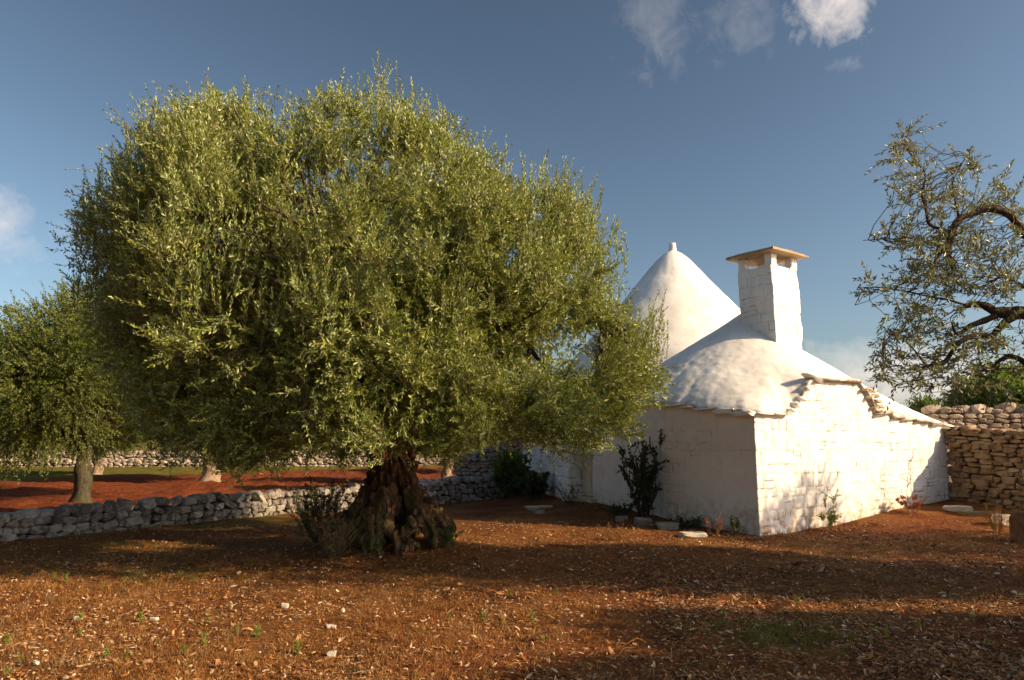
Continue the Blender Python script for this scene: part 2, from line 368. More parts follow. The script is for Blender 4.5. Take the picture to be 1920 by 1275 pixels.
def strip_wall(name, path, top, base, mater, parent, seed, thick_dir=None, res=.022, hmax=3.0, amp=.014, depth=.018, crack=1.0, plaster=None, **kw):
    """vertical sheet along a plan path (list of world xy), outward normal on the right-hand side of travel"""
    Pp = np.asarray(path, float); seg = np.linalg.norm(np.diff(Pp, axis=0), axis=1); cum = np.concatenate([[0], np.cumsum(seg)])
    n = int(cum[-1]/res); s = np.linspace(0, cum[-1], n); x = np.interp(s, cum, Pp[:, 0]); y = np.interp(s, cum, Pp[:, 1])
    T = np.stack([np.gradient(x), np.gradient(y)], -1); k = 3
    Tm = np.stack([np.convolve(np.pad(T[:, j], k, mode='edge'), np.ones(2*k+1)/(2*k+1), 'valid') for j in (0, 1)], -1); Tm = nrm(Tm)
    N = np.stack([Tm[:, 1], -Tm[:, 0]], -1)
    tp = np.array([top(a) for a in s]); bs = np.array([base(a, b) for a, b in zip(x, y)])
    nz_ = int(hmax/res); t = np.linspace(0, 1, nz_)[:, None]; Zg = bs[None]+t*(tp-bs)[None]; Sg = np.broadcast_to(s[None], Zg.shape)
    rel, cr = block_field(Sg.copy(), Zg.copy(), blocks(cum[-1], hmax+.4, seed, **kw), seed, amp, depth)
    if plaster:
        pm = np.where((Sg > plaster[0]) & (Sg < plaster[1]), 1.0, 0.0); sm_ = .012*fbm(Sg*1.2, Zg*1.2, 0, 4, seed+40)+.004*vn(Sg*7, Zg*7, 0, 41); rel = rel*(1-pm*.93)+sm_*pm
        cr = cr*(1-pm*(1-.55*sst(.1, .4, vn(Sg*1.1, Zg*2.2, 0, 71))))
    Xg = x[None]+rel*N[None, :, 0]; Yg = y[None]+rel*N[None, :, 1]
    i = (np.arange(nz_-1)[:, None]*n+np.arange(n-1)[None]).ravel()
    mb = MB().add(np.stack([Xg, Yg, Zg], -1), np.stack([i, i+1, i+n+1, i+n], -1)); cra = [cr.ravel()*crack]
    # solid backing: a second sheet .35 m inside joined over the top
    ins = np.stack([np.stack([x-.3*N[:, 0], y-.3*N[:, 1], tp], -1), np.stack([x-.3*N[:, 0], y-.3*N[:, 1], bs], -1)])
    topv = np.stack([Xg[-1], Yg[-1], tp], -1); V = np.concatenate([topv, ins[0], ins[1]]); j = np.arange(n-1)
    mb.add(V, np.concatenate([np.stack([j, j+1, j+1+n, j+n], -1), np.stack([j+n, j+n+1, j+1+2*n, j+2*n], -1)])); cra.append(np.zeros(3*n))
    return mb.build(name, mater, parent, smooth=True, attrs={'crack': np.concatenate(cra)})
OUT = np.array([(-.1, 2.06), (.9, 2.08), (1.28, 2.33), (1.5, 2.59), (1.80, 2.76), (3.27, 2.76), (3.58, 2.48), (3.82, 2.17), (4.4, 2.15), (4.45, 2.08), (5.33, 2.03), (6.05, 1.99), (7.0, 1.86)])
def topA(a): return float(np.interp(a, OUT[:, 0], OUT[:, 1]))
def topB(b): return float(np.interp(b, [0, 2, 4.6], [2.07, 2.32, 2.45]))
house = empty('trullo_house', (5.2, 14.8, 0), 'whitewashed stone trullo with a tall cone, a low bell-shaped roof and a square chimney', 'house')
LA = 6.7; DOOR0, DOOR1 = 4.38, 5.22
c2 = lambda a, b: loc(a, b, 0.0)[:2]
# front walls: door jamb -> sunlit corner -> right end -> round the end
pathA = [c2(.42, DOOR0), c2(0, DOOR0), c2(0, 0), c2(LA, 0), c2(LA, 1.6)]
def top1(s):
    if s < .42: return 2.4
    if s < .42+DOOR0: return topB(DOOR0-(s-.42))+.015
    if s < .42+DOOR0+LA: return topA(s-.42-DOOR0)+.015
    return 1.9
gb = lambda x, y: float(gh(x, y))-.12
# wall parts: shaded entrance wall and sunlit block wall in one body
strip_wall('wall', pathA, top1, gb, M['lime_wall'], house, 21, amp=.008, depth=.009, plaster=(0, .42+DOOR0-.02), wmin=.14, wmax=.5, hmin=.12, hmax=3.0)
E0 = c2(0, DOOR1); EL = np.array([.32, 21.9]); 
pathB = [EL+np.array([3.0, .6]), EL, E0, c2(.42, DOOR1)]
o = strip_wall('wall', pathB, lambda s: 2.5, gb, M['lime_wall'], house, 57, res=.03, amp=.008, depth=.02, hmin=.16, hmax=3.0)
o['label'] = 'shaded block wall left of the entrance'
# lintel over the door
strip_wall('lintel', [c2(0, DOOR1+.02), c2(0, DOOR0-.02)], lambda s: 2.42, lambda x, y: 2.02, M['lime_wall'], house, 5, hmax=.5, amp=.004, depth=.004)
def box(mb, p, ax, ay, az):
    """p corner, three edge vectors"""
    p, ax, ay, az = map(lambda q: np.asarray(q, float), (p, ax, ay, az))
    V = [p+i*ax+j*ay+k*az for k in (0, 1) for j in (0, 1) for i in (0, 1)]
    mb.add(V, [[0, 2, 3, 1], [4, 5, 7, 6], [0, 1, 5, 4], [2, 6, 7, 3], [0, 4, 6, 2], [1, 3, 7, 5]])
u3 = np.array([*U, 0]); v3 = np.array([*Vv, 0]); z3 = np.array([0, 0, 1.])
zt = float(gh(*c2(0, 4.8)))
mb = MB(); d0 = DOOR0-.02
for k in range(2): box(mb, loc(.36, d0+.02+k*.44, zt+.07), u3*.04, v3*.425, z3*1.98)
for k in range(2):
    for q in range(3): box(mb, loc(.348, d0+.07+k*.44, zt+.16+q*.62), u3*.012, v3*.33, z3*.54)
mb.build('door', M['door_paint'], house)
mb = MB(); box(mb, loc(.395, d0+.0, zt), u3*.03, v3*.92, z3*2.1); mb.build('door_gap_shade', M['gap_shade'], house)  # dark sheet behind the leaves paints the shade seen in the gap
mb = MB(); box(mb, loc(-.16, DOOR0-.12, zt-.1), u3*.54, v3*1.06, z3*.16); mb.build('threshold', M['lime_cream'], house)
# jamb at the far side is warmer cream
# roofs -------------------------------------------------------------
def roof_polar(name, ctr, zc, outline, expo, mater, parent, nth=300, nr=70, seed=1, edge=.075, lump=.03):
    """surface from a crown point to an eave outline [(a,b,z)], convex profile, thick edge"""
    O = np.asarray(outline, float); seg = np.linalg.norm(np.diff(np.vstack([O, O[:1]])[:, :2], axis=0), axis=1)
    cum = np.concatenate([[0], np.cumsum(seg)]); s = np.linspace(0, cum[-1], nth, endpoint=False); OO = np.vstack([O, O[:1]])
    A = np.interp(s, cum, OO[:, 0]); B = np.interp(s, cum, OO[:, 1]); Zs = np.interp(s, cum, OO[:, 2])
    jag = .035*vn(s*2.2, 0, 0, seed)+.02*vn(s*7, 0, 0, seed+1)
    dirx = A-ctr[0]; diry = B-ctr[1]; ln = np.hypot(dirx, diry); A = A+dirx/ln*jag; B = B+diry/ln*jag
    ex = np.array([expo(a, b) for a, b in zip(A, B)])
    rho = np.linspace(0.0, 1, nr)[:, None]**.85
    a = ctr[0]+rho*(A-ctr[0])[None]; b = ctr[1]+rho*(B-ctr[1])[None]
    wx = rho**9
    lnv = np.hypot(A-ctr[0], B-ctr[1]); kk = 75; lsm = np.convolve(np.pad(lnv, kk, mode='wrap'), np.hanning(2*kk+1)/np.hanning(2*kk+1).sum(), 'valid')
    w4 = rho**5; re = np.minimum(rho*(w4+(1-w4)*np.clip((lnv/lsm), .8, 1.25)[None]), 1.0)
    # smooth out the stepped eave inside the roof
    Zsm = np.convolve(np.pad(Zs, 60, mode='wrap'), np.hanning(121)/np.hanning(121).sum(), 'valid')
    zz = zc+((Zs*1.0)[None]*wx+Zsm[None]*(1-wx)-zc)*re**ex[None]
    W = loc(a, b, 0); zz = zz+(lump*fbm(W[..., 0]*1.5, W[..., 1]*1.5, zz*1.5, 3, seed+4)+.006*vn(W[..., 0]*9, W[..., 1]*9, zz*9, seed+6))*np.minimum(1, rho*1.0+.4)
    P = loc(a, b, zz)
    last = P[-1].copy(); last[:, 2] -= edge*(1+.5*vn(s*5, 0, 0, seed+9)); ctrw = loc(ctr[0], ctr[1], 0.)
    inn = last.copy(); inn[:, :2] += nrm(ctrw[:2]-last[:, :2])*.35
    V = np.concatenate([P.reshape(-1, 3), last, inn]); R_ = nr+2
    i = (np.arange(R_-1)[:, None]*nth); j = np.arange(nth)[None]; k = (j+1) % nth
    mb = MB().add(V, np.stack([i+j, i+nth+j, i+nth+k, i+k], -1).reshape(-1, 4))
    gr = np.zeros((R_, nth)); gr[:nr] = np.clip((rho-.93)/.07, 0, 1)*sst(-.2, .5, vn(s*4, 0, 0, 7))[None]; gr[nr:] = 1
    return mb.build(name, mater, parent, smooth=True, attrs={'crack': gr})
ov = .07
outl = [(-ov, 4.9, 2.5), (-ov, 2.0, 2.37), (-ov, 0.6, 2.14), (-ov, .1, 2.11), (.1, -ov, 2.11)]
outl += [(a, -ov, z+.05) for a, z in OUT if a > .2] + [(7.05, .6, 1.90), (6.95, 2.6, 2.1), (6.2, 4.6, 2.4), (3, 5.2, 2.6)]
APX = (2.62, 2.25)
def expo(a, b):
    th = math.atan2(b-APX[1], a-APX[0])   # 0 = along the right wall
    r = np.exp(-((th+.12)/.42)**2)
    fr = np.exp(-((th+1.3)/.55)**2)
    return 0.95*(1-r)+1.0*r
roof_polar('roof', APX, 4.44, outl, expo, M['lime_roof'], house, nth=520, nr=90, seed=3, lump=.017, edge=.055)
# main cone
cone = np.array([4.70, 20.2])
prof = [(0.0, 7.09), (.13, 7.06), (.28, 6.97), (.47, 6.80), (.76, 6.47), (1.04, 6.12), (1.33, 5.78), (1.62, 5.44), (1.95, 5.08), (2.5, 4.43), (3.05, 3.75), (3.6, 3.1), (4.1, 2.62), (4.22, 2.52), (4.2, 2.42), (3.9, 2.40)]
pr = np.array(prof); tt = np.linspace(0, 1, 110); cu = np.linspace(0, 1, len(pr)); rr = np.interp(tt, cu, pr[:, 0]); zz = np.interp(tt, cu, pr[:, 1])
th = np.linspace(0, 2*math.pi, 180, endpoint=False); rg = rr[:, None]*(1+.02*fbm(np.cos(th)[None]*1.5, np.sin(th)[None]*1.5, zz[:, None]*.7, 3, 91))+.018*fbm(np.cos(th)[None]*rr[:, None]*1.6, np.sin(th)[None]*rr[:, None]*1.6, zz[:, None]*2, 3, 19)*np.minimum(1, rr[:, None]*2)
V = np.stack([cone[0]+rg*np.cos(th), cone[1]+rg*np.sin(th), np.broadcast_to(zz[:, None], rg.shape)], -1)
i = np.arange(len(tt)-1)[:, None]*180; j = np.arange(180)[None]; k = (j+1) % 180
rf = MB().add(V, np.stack([i+j, i+180+j, i+180+k, i+k], -1).reshape(-1, 4)).build('cone_roof', M['lime_roof'], house, smooth=True)
mb = MB(); tube(mb, [(cone[0], cone[1], z) for z in (7.0, 7.15, 7.24, 7.305, 7.31)], [.13, .10, .095, .095, .06], 20, .1); 
pn = mb.build('pinnacle', M['lime_roof'], rf, smooth=True)
# drum under the cone (hidden sides of the main room)
mb = MB(); dr = []
for z in (0, 2.5): dr.append([(cone[0]+3.85*math.cos(t), cone[1]+3.85*math.sin(t), z) for t in np.linspace(0, 2*math.pi, 48, endpoint=False)])
j = np.arange(48); mb.add(np.array(dr), np.stack([j, (j+1) % 48, (j+1) % 48+48, j+48], -1)); mb.build('drum', M['lime_roof'], house, smooth=True)
# rocks: a convex polyhedron cut by random planes
def ico(n):
    import bmesh
    bm = bmesh.new(); bmesh.ops.create_icosphere(bm, subdivisions=n, radius=1); V = np.array([v.co[:] for v in bm.verts]); F_ = np.array([[v.index for v in f.verts] for f in bm.faces]); bm.free(); return nrm(V), F_
ICO = {n: ico(n) for n in (1, 2, 3)}
def rock(mb, c, size, rot=0.0, sub=3, tilt=0.0, r=random, axes=None, boxy=.75, ps=None):
    D_, F_ = ICO[sub]; k = 5
    N_ = nrm(np.array([[r.gauss(0, 1) for _ in range(3)] for _ in range(k)])); ds = np.array([r.uniform(.80, 1.1) for _ in range(k)])
    BX = np.array([[1, 0, 0], [-1, 0, 0], [0, 1, 0], [0, -1, 0], [0, 0, 1], [0, 0, -1]], float)+np.array([[r.uniform(-.16, .16) for _ in range(3)] for _ in range(6)])
    N_ = np.vstack([N_, nrm(BX)]); ds = np.concatenate([ds, np.full(6, boxy)])
    dot = D_@N_.T; rad = np.min(np.where(dot > .05, ds/np.maximum(dot, .05), 9), axis=1); rad = np.minimum(rad, 1.3)
    V = D_*rad[:, None]; s = r.random()*100
    V = V*(1+.05*fbm(V[:, 0]*2.5+s, V[:, 1]*2.5, V[:, 2]*2.5, 2, 5))[:, None]/boxy
    V = V*np.asarray(size)/2
    ct, st = math.cos(tilt), math.sin(tilt); V = V@np.array([[ct, 0, st], [0, 1, 0], [-st, 0, ct]])
    cr, sr = math.cos(rot), math.sin(rot); V = V@np.array([[cr, sr, 0], [-sr, cr, 0], [0, 0, 1]])
    mb.add(V+np.asarray(c), F_)
rotU = math.atan2(U[1], U[0]); rotV = math.atan2(Vv[1], Vv[0])
r = random.Random(4)
# ragged eave slabs along the sunlit gable and along the shaded eave
mb = MB(); mbw = MB(); a = .05
while a < 6.9:
    wd = r.uniform(.28, .62); sl_ = topA(min(a+wd, 6.9))-topA(a); steep = abs(sl_)/wd > .4
    if steep: wd = .16
    am = a+wd/2; z = topA(am)-.0
    rock(mb if a > 1.75 else mbw, loc(am, -.01-r.uniform(0, .03), z-.002), (wd*1.12, .22, r.uniform(.035, .05) if not steep else r.uniform(.05, .08)), rotU+r.uniform(-.05, .05), 3, r=r, tilt=-math.atan2(topA(a+wd)-topA(a), wd)*(.9 if not steep else .25), boxy=.93)
    a += wd
mb.build('eave_slab', M['warm_slab'], house)['label'] = 'ragged brown stone slabs under the roof edge'
mb = mbw; b = .0
while b < 3.9:
    wd = r.uniform(.3, .6); rock(mb, loc(-.0, b+wd/2, topB(b)-.005), (wd*1.08, .2, .045 if b > .7 else .13), rotV, 2, r=r, boxy=.88); b += wd
mb.build('eave_slab', M['lime_roof'], house)
# protruding stones in the step right of the gable
mb = MB()
for q in range(5): rock(mb, loc(3.70+q*.085+r.uniform(-.03, .03), -.035, 2.60-q*.105), (.26, .16, .085), rotU, 2, r=r, boxy=.8)
mb.build('corbel_stone', M['warm_slab'], house)
# chimney -----------------------------------------------------------
ca, cb, cs, chw = 2.36, 1.18, .90, 5.32
def chimney():
    mb = MB(); cra = []
    n = 46; t = np.linspace(0, 1, n); per = np.concatenate([np.stack([t, 0*t], -1)[:-1], np.stack([0*t+1, t], -1)[:-1], np.stack([1-t, 0*t+1], -1)[:-1], np.stack([0*t, 1-t], -1)[:-1]])
    m_ = len(per); zs = np.linspace(3.3, chw, 90); Sg, Zg = np.meshgrid(np.arange(m_)/(n-1)*cs, zs)
    rel, cr = block_field(Sg.copy(), Zg.copy(), [(a-0, b, c) for a, b, c in blocks(4*cs, 6.4, 88, .14, .24, .22, .5)], 33, .007, .008)
    tap = 1-.035*(Zg-3.9)/1.7
    q = (per-.5); nn = nrm(np.sign(q)*(np.abs(q) > .49)+1e-6); wob = .018*vn(Zg*3, (np.arange(m_)//(n-1))[None]*3., 0, 66)
    a = ca+cs/2+(q[None, :, 0]*cs)*tap+nn[None, :, 0]*(rel+wob); b = cb+cs/2+(q[None, :, 1]*cs)*tap+nn[None, :, 1]*(rel+wob)
    V = loc(a, b, Zg); i = np.arange(len(zs)-1)[:, None]*m_; j = np.arange(m_)[None]; k = (j+1) % m_
    mb.add(V, np.stack([i+j, i+k, i+m_+k, i+m_+j], -1).reshape(-1, 4)); cra.append(cr.ravel()*.6)
    # rim and inner flue
    sc = .80; ins = V[-1].copy(); cc = V[-1].mean(0); ins = cc+(ins-cc)*np.array([sc-.1, sc-.1, 1]); low = ins.copy(); low[:, 2] -= 1.0
    W = np.concatenate([V[-1], ins, low]); j = np.arange(m_); k = (j+1) % m_
    mb.add(W, np.concatenate([np.stack([j, k, k+m_, j+m_], -1), np.stack([j+m_, k+m_, k+2*m_, j+2*m_], -1)])); cra.append(np.zeros(3*m_))
    return mb.build('chimney', M['lime_wall'], house, smooth=True, attrs={'crack': np.concatenate(cra)})
ch = chimney(); HP = Matrix.Translation(-Vector(house.location))
tp = .965; e0 = cs*(1-tp)/2; ztop = 5.59
for (pa, pb) in ((0, 0), (1, 0), (0, 1), (1, 1)):
    mb = MB(); wq = .17
    a0 = ca+e0+pa*(cs*tp-wq); b0 = cb+e0+pb*(cs*tp-wq)
    n = 9; t = np.linspace(0, 1, n); per = np.concatenate([np.stack([t, 0*t], -1)[:-1], np.stack([0*t+1, t], -1)[:-1], np.stack([1-t, 0*t+1], -1)[:-1], np.stack([0*t, 1-t], -1)[:-1]])
    zs = np.linspace(chw-.02, ztop, 16); fl = 1+.5*sst(chw+.08, chw-.02, zs)
    q = per-.5; dirs = np.array([1 if pa == 0 else -1, 1 if pb == 0 else -1])
    aa = a0+wq/2+q[None, :, 0]*wq*fl[:, None]+dirs[0]*(fl[:, None]-1)*wq/2+.012*vn(zs[:, None]*9, per[None, :, 0]*3, pa*5+pb, 6)
    bb = b0+wq/2+q[None, :, 1]*wq*fl[:, None]+dirs[1]*(fl[:, None]-1)*wq/2+.012*vn(zs[:, None]*9, per[None, :, 1]*3, pa*5+pb, 7)
    V = loc(aa, bb, zs[:, None]); m_ = len(per); i = np.arange(15)[:, None]*m_; j = np.arange(m_)[None]; k = (j+1) % m_
    mb.add(V, np.stack([i+j, i+k, i+m_+k, i+m_+j], -1).reshape(-1, 4))
    o = mb.build('chimney_post', M['lime_wall'], ch, smooth=True)
# stone cap slab
mb = MB(); sw = 1.24; n = 40; tA = np.linspace(-.5, .5, n); AA, BB = np.meshgrid(tA, tA); 
cac, cbc = ca+cs/2-.02, cb+cs/2-.02
def slabz(a, b): return .012*vn(a*5, b*5, 0, 4)+.06*(a*-.6)
V = []
for zoff in (0, .07):
    ed = np.maximum(np.abs(AA), np.abs(BB)); jg = 1+.012*vn(AA*9, BB*9, 0, 8)*(ed > .48)
    V.append(loc(cac+AA*sw*jg, cbc+BB*sw*jg, 5.585+zoff+slabz(AA, BB)*(1 if zoff else .6)-(.02*(ed > .48) if zoff else -.004*(ed > .48))))
i = (np.arange(n-1)[:, None]*n+np.arange(n-1)[None]).ravel(); top = np.stack([i, i+1, i+n+1, i+n], -1)
idx = np.arange(n*n).reshape(n, n); ring = np.concatenate([idx[0, :-1], idx[:-1, -1], idx[-1, :0:-1], idx[:0:-1, 0]]); rk = np.roll(ring, -1); N2 = n*n
mb.add(np.concatenate([v.reshape(-1, 3) for v in V]), np.concatenate([top[:, ::-1], top+N2, np.stack([ring, rk, rk+N2, ring+N2], -1)]))
o = mb.build('chimney_cap', M['slab_stone'], ch, smooth=False)

# ------------------------------------------------------------------ DRY STONE WALLS
def dry_wall(name, path, hfun, mater, label, seed, thick=.45, hs=(.09, .17), wsz=(.13, .32), cap=(.2, .34), cat='stone wall', rough=.35, sub=3, both=True):
    r = random.Random(seed); Pp = np.asarray(path, float); seg = np.linalg.norm(np.diff(Pp, axis=0), axis=1); cum = np.concatenate([[0], np.cumsum(seg)]); L = cum[-1]
    def at_s(s): x = np.interp(s, cum, Pp[:, 0]); y = np.interp(s, cum, Pp[:, 1]); x2 = np.interp(s+.05, cum, Pp[:, 0]); y2 = np.interp(s+.05, cum, Pp[:, 1]); x1 = np.interp(s-.05, cum, Pp[:, 0]); y1 = np.interp(s-.05, cum, Pp[:, 1]); t = math.atan2(y2-y1, x2-x1); return x, y, t
    root = empty(name, (Pp[0][0], Pp[0][1], 0), label, cat); mb = MB(); z0 = -.05
    hm = max(hfun(s) for s in np.linspace(0, L, 30))
    while z0 < hm:
        h = r.uniform(*hs); s = -r.uniform(0, .2)
        while s < L:
            wd = r.uniform(*wsz)*(1.0 if r.random() > .15 else 1.5); sm = s+wd/2; hh = hfun(min(max(sm, 0), L))
            if z0+h*.6 < hh:
                x, y, t = at_s(min(max(sm, .02), L-.02)); gz = float(gh(x, y))
                for side in ((-1, 1) if both else (-1,)):
                    off = side*(thick/2-.09+r.uniform(-.025, .03)); px, py = x-math.sin(t)*off, y+math.cos(t)*off
                    rock(mb, (px, py, gz+z0+h/2+r.uniform(-.02, .02)), (wd*.96, r.uniform(.2, .27), h*r.uniform(.88, 1.1)), t+r.uniform(-.12, .12), sub if side < 0 else 1, tilt=r.gauss(0, rough), r=r, boxy=.78)
            s += wd
        z0 += h*.97
    s = 0
    while s < L:
        wd = r.uniform(*cap); x, y, t = at_s(min(s+wd/2, L-.02)); gz = float(gh(x, y)); hc = wd*r.uniform(.5, .85)
        off = r.uniform(-.1, .06); rock(mb, (x-math.sin(t)*off, y+math.cos(t)*off, gz+hfun(min(s+wd/2, L))+hc*.30), (wd*1.08, thick*r.uniform(.6, .95), hc), t+r.uniform(-.3, .3), sub, tilt=r.gauss(0, rough), r=r, boxy=.72); s += wd*.93
    mb.build('stones', mater, root)
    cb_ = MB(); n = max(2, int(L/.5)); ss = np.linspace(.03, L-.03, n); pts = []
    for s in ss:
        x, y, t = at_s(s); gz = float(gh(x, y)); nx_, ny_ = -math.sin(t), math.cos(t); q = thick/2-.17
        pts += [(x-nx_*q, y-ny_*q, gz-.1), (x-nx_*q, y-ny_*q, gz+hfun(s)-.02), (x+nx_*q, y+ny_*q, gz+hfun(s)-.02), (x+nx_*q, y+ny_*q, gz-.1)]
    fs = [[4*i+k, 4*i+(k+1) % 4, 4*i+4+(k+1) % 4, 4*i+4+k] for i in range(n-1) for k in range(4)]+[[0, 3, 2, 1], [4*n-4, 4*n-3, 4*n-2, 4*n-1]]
    cb_.add(pts, fs).build('dark_core', M['core_shade'], root)  # dark box added behind the stones so the gaps look shaded
    return root
dry_wall('field_wall', RW[1:], lambda s: .16+.03*math.sin(s*.9)+.019*s, M['field_stone'], 'low grey dry stone wall running behind the big olive trunk to the house', 11, hs=(.08, .15), wsz=(.10, .24), cap=(.14, .26), rough=.28)
EW = loc(LA, 0, 0)[:2]
dry_wall('yard_wall', [EW+np.array(-Vv)*.05+U*.22, EW-Vv*1.6+U*.25, EW-Vv*4.5+U*.5, EW-Vv*8+U*2], lambda s: 1.52-.02*s, M['warm_stone'], 'tall brown dry stone wall butting against the right end of the house', 12, thick=.5, hs=(.07, .14), wsz=(.12, .34), cap=(.2, .34), rough=.08)
dry_wall('back_wall', [(10.75, 18.6), (13.2, 18.4), (17, 18.0)], lambda s: 2.0, M['pink_stone'], 'pinkish grey dry stone wall standing behind the brown wall at the right', 13, hs=(.10, .18), wsz=(.16, .38), cap=(.22, .4), rough=.1, sub=2)
dry_wall('side_wall', [(-1.8, 24.5), (-.6, 23.6), (.55, 22.4)], lambda s: .9+.5*s/2.2, M['pink_stone'], 'rubble wall rising to the left end of the house behind the shrub', 14, hs=(.09, .16), wsz=(.13, .3), cap=(.18, .3), rough=.3, sub=2)
dry_wall('far_wall', [(-44, 40), (-20, 42), (-4, 44)], lambda s: .30, M['pink_stone'], 'pale low field wall at the far edge of the red field, nearer of two', 15, hs=(.14, .2), wsz=(.22, .45), cap=(.28, .5), rough=.3, sub=1, both=False)
dry_wall('far_wall', [(-60, 56), (-25, 59), (-4, 60)], lambda s: .45, M['pink_stone'], 'pale field wall beyond the grassy strip, farther of two', 16, hs=(.2, .3), wsz=(.35, .7), cap=(.4, .7), rough=.3, sub=1, both=False)

# ------------------------------------------------------------------ FOLIAGE
def leaves(mb, P, Dv, L, W, roll=None):
    n = len(P); Dv = nrm(Dv); rd = nrm(rng.normal(size=(n, 3))); sd_ = nrm(np.cross(Dv, rd)); nn = np.cross(sd_, Dv)
    L = np.broadcast_to(L, (n,))[:, None]; W = np.broadcast_to(W, (n,))[:, None]
    mid = P+Dv*L*.5+nn*L*.06; V = np.stack([P, mid+sd_*W*.5, P+Dv*L, mid-sd_*W*.5], 1)
    mb.add(V, (np.arange(n)[:, None]*4+np.arange(4)[None]))
def shoots(lb, tb, O, Dv, L, K=11, leafL=.065, leafW=.016, droop=0.0, spread=.9, twr=.003, whorl=2):
    """twigs with opposite leaf pairs along them"""
    n = len(O); Dv = nrm(Dv); L = np.broadcast_to(L, (n,)); bend = nrm(rng.normal(size=(n, 3)))*.22
    t = np.linspace(.06, 1, K)
    C_ = O[:, None]+Dv[:, None]*(L[:, None]*t[None])[..., None]+bend[:, None]*(L[:, None]*t[None]**2)[..., None]
    C_[..., 2] -= droop*L[:, None]*t[None]**2
    T = nrm(np.gradient(C_, axis=1)); ph = rng.random((n, 1))*6.28+np.arange(K)[None]*1.57
    ax = nrm(np.cross(T, np.array([.3, .2, .93]))); ay = np.cross(T, ax)
    for w_ in range(whorl):
        p = ph+w_*2*math.pi/whorl; rad = np.cos(p)[..., None]*ax+np.sin(p)[..., None]*ay
        sp = spread*(1-.55*t[None, :, None]**3)*rng.uniform(.7, 1.3, (n, K, 1)); d = nrm(T+rad*sp+rng.normal(size=rad.shape)*.16)
        k = rng.random((n, K)) > .10; sc = rng.uniform(.7, 1.15, (n, K))*(1-.25*t[None])
        leaves(lb, C_[k], d[k], (leafL*sc)[k], (leafW*sc)[k])
    if tb is not None:
        q = C_[:, [0, K//2, K-1]]; base = O[:, None]; Q = np.concatenate([base, q], 1); m_ = Q.shape[1]
        rr_ = twr*np.array([1.5, 1.2, .9, .4])[None, :, None]; offs = []
        for a in (0, 2.1, 4.2): offs.append(Q+rr_*(math.cos(a)*ax[:, [0, 0, K//2, K-1]]+math.sin(a)*ay[:, [0, 0, K//2, K-1]]))
        V = np.stack(offs, 2).reshape(n, m_*3, 3); f = []
        for i in range(m_-1):
            for a in range(3): b = (a+1) % 3; f.append([3*i+a, 3*i+b, 3*i+3+b, 3*i+3+a])
        f = np.array(f); tb.add(V, (np.arange(n)[:, None, None]*m_*3+f[None]).reshape(-1, 4))
def wobble_path(a, b, n=9, amp=.12, lift=0.0, seed=0):
    a = np.asarray(a, float); b = np.asarray(b, float); t = np.linspace(0, 1, n)[:, None]; L = np.linalg.norm(b-a)
    P = a+(b-a)*t; e = np.sin(t*math.pi)
    o = np.stack([vn(t[:, 0]*3, seed, j*7, seed+j) for j in range(3)], -1)
    P = P+o*amp*L*e; P[:, 2] += lift*L*e[:, 0]; return P

# ---- the big olive
ROWS = np.array([(165, 655, 775), (185, 420, 812), (215, 290, 860), (245, 245, 905), (300, 205, 1020), (350, 190, 1080), (420, 180, 1130),
                 (500, 150, 1150), (560, 160, 1160), (600, 185, 1175), (650, 215, 1215), (700, 245, 1235), (760, 265, 1235), (820, 290, 1225), (862, 310, 1150)])
TD = 10.6
zr = np.array([at(700, y, TD)[2] for y in ROWS[:, 0]]); xl = np.array([at(a, y, TD)[0] for y, a, _ in ROWS]); xr = np.array([at(b, y, TD)[0] for y, _, b in ROWS])
o_ = np.argsort(zr); zr, xl, xr = zr[o_], xl[o_], xr[o_]
bot_px = np.array([(150, 640), (230, 800), (300, 868), (450, 872), (560, 850), (650, 838), (700, 800), (760, 822), (830, 850), (900, 815), (1000, 798), (1100, 838), (1180, 820), (1240, 800)])
botx = np.array([at(a, b, TD)[0] for a, b in bot_px]); botz = np.array([at(a, b, TD)[2] for a, b in bot_px])
top_px = np.array([(110, 520), (150, 470), (185, 375), (235, 300), (300, 245), (390, 195), (480, 185), (540, 225), (600, 215), (660, 195), (725, 170), (790, 190), (850, 240), (910, 300), (1000, 345), (1070, 380), (1110, 430), (1150, 490), (1170, 560), (1240, 610)])
topx = np.array([at(a, b, TD)[0] for a, b in top_px]); topz = np.array([at(a, b, TD)[2] for a, b in top_px])
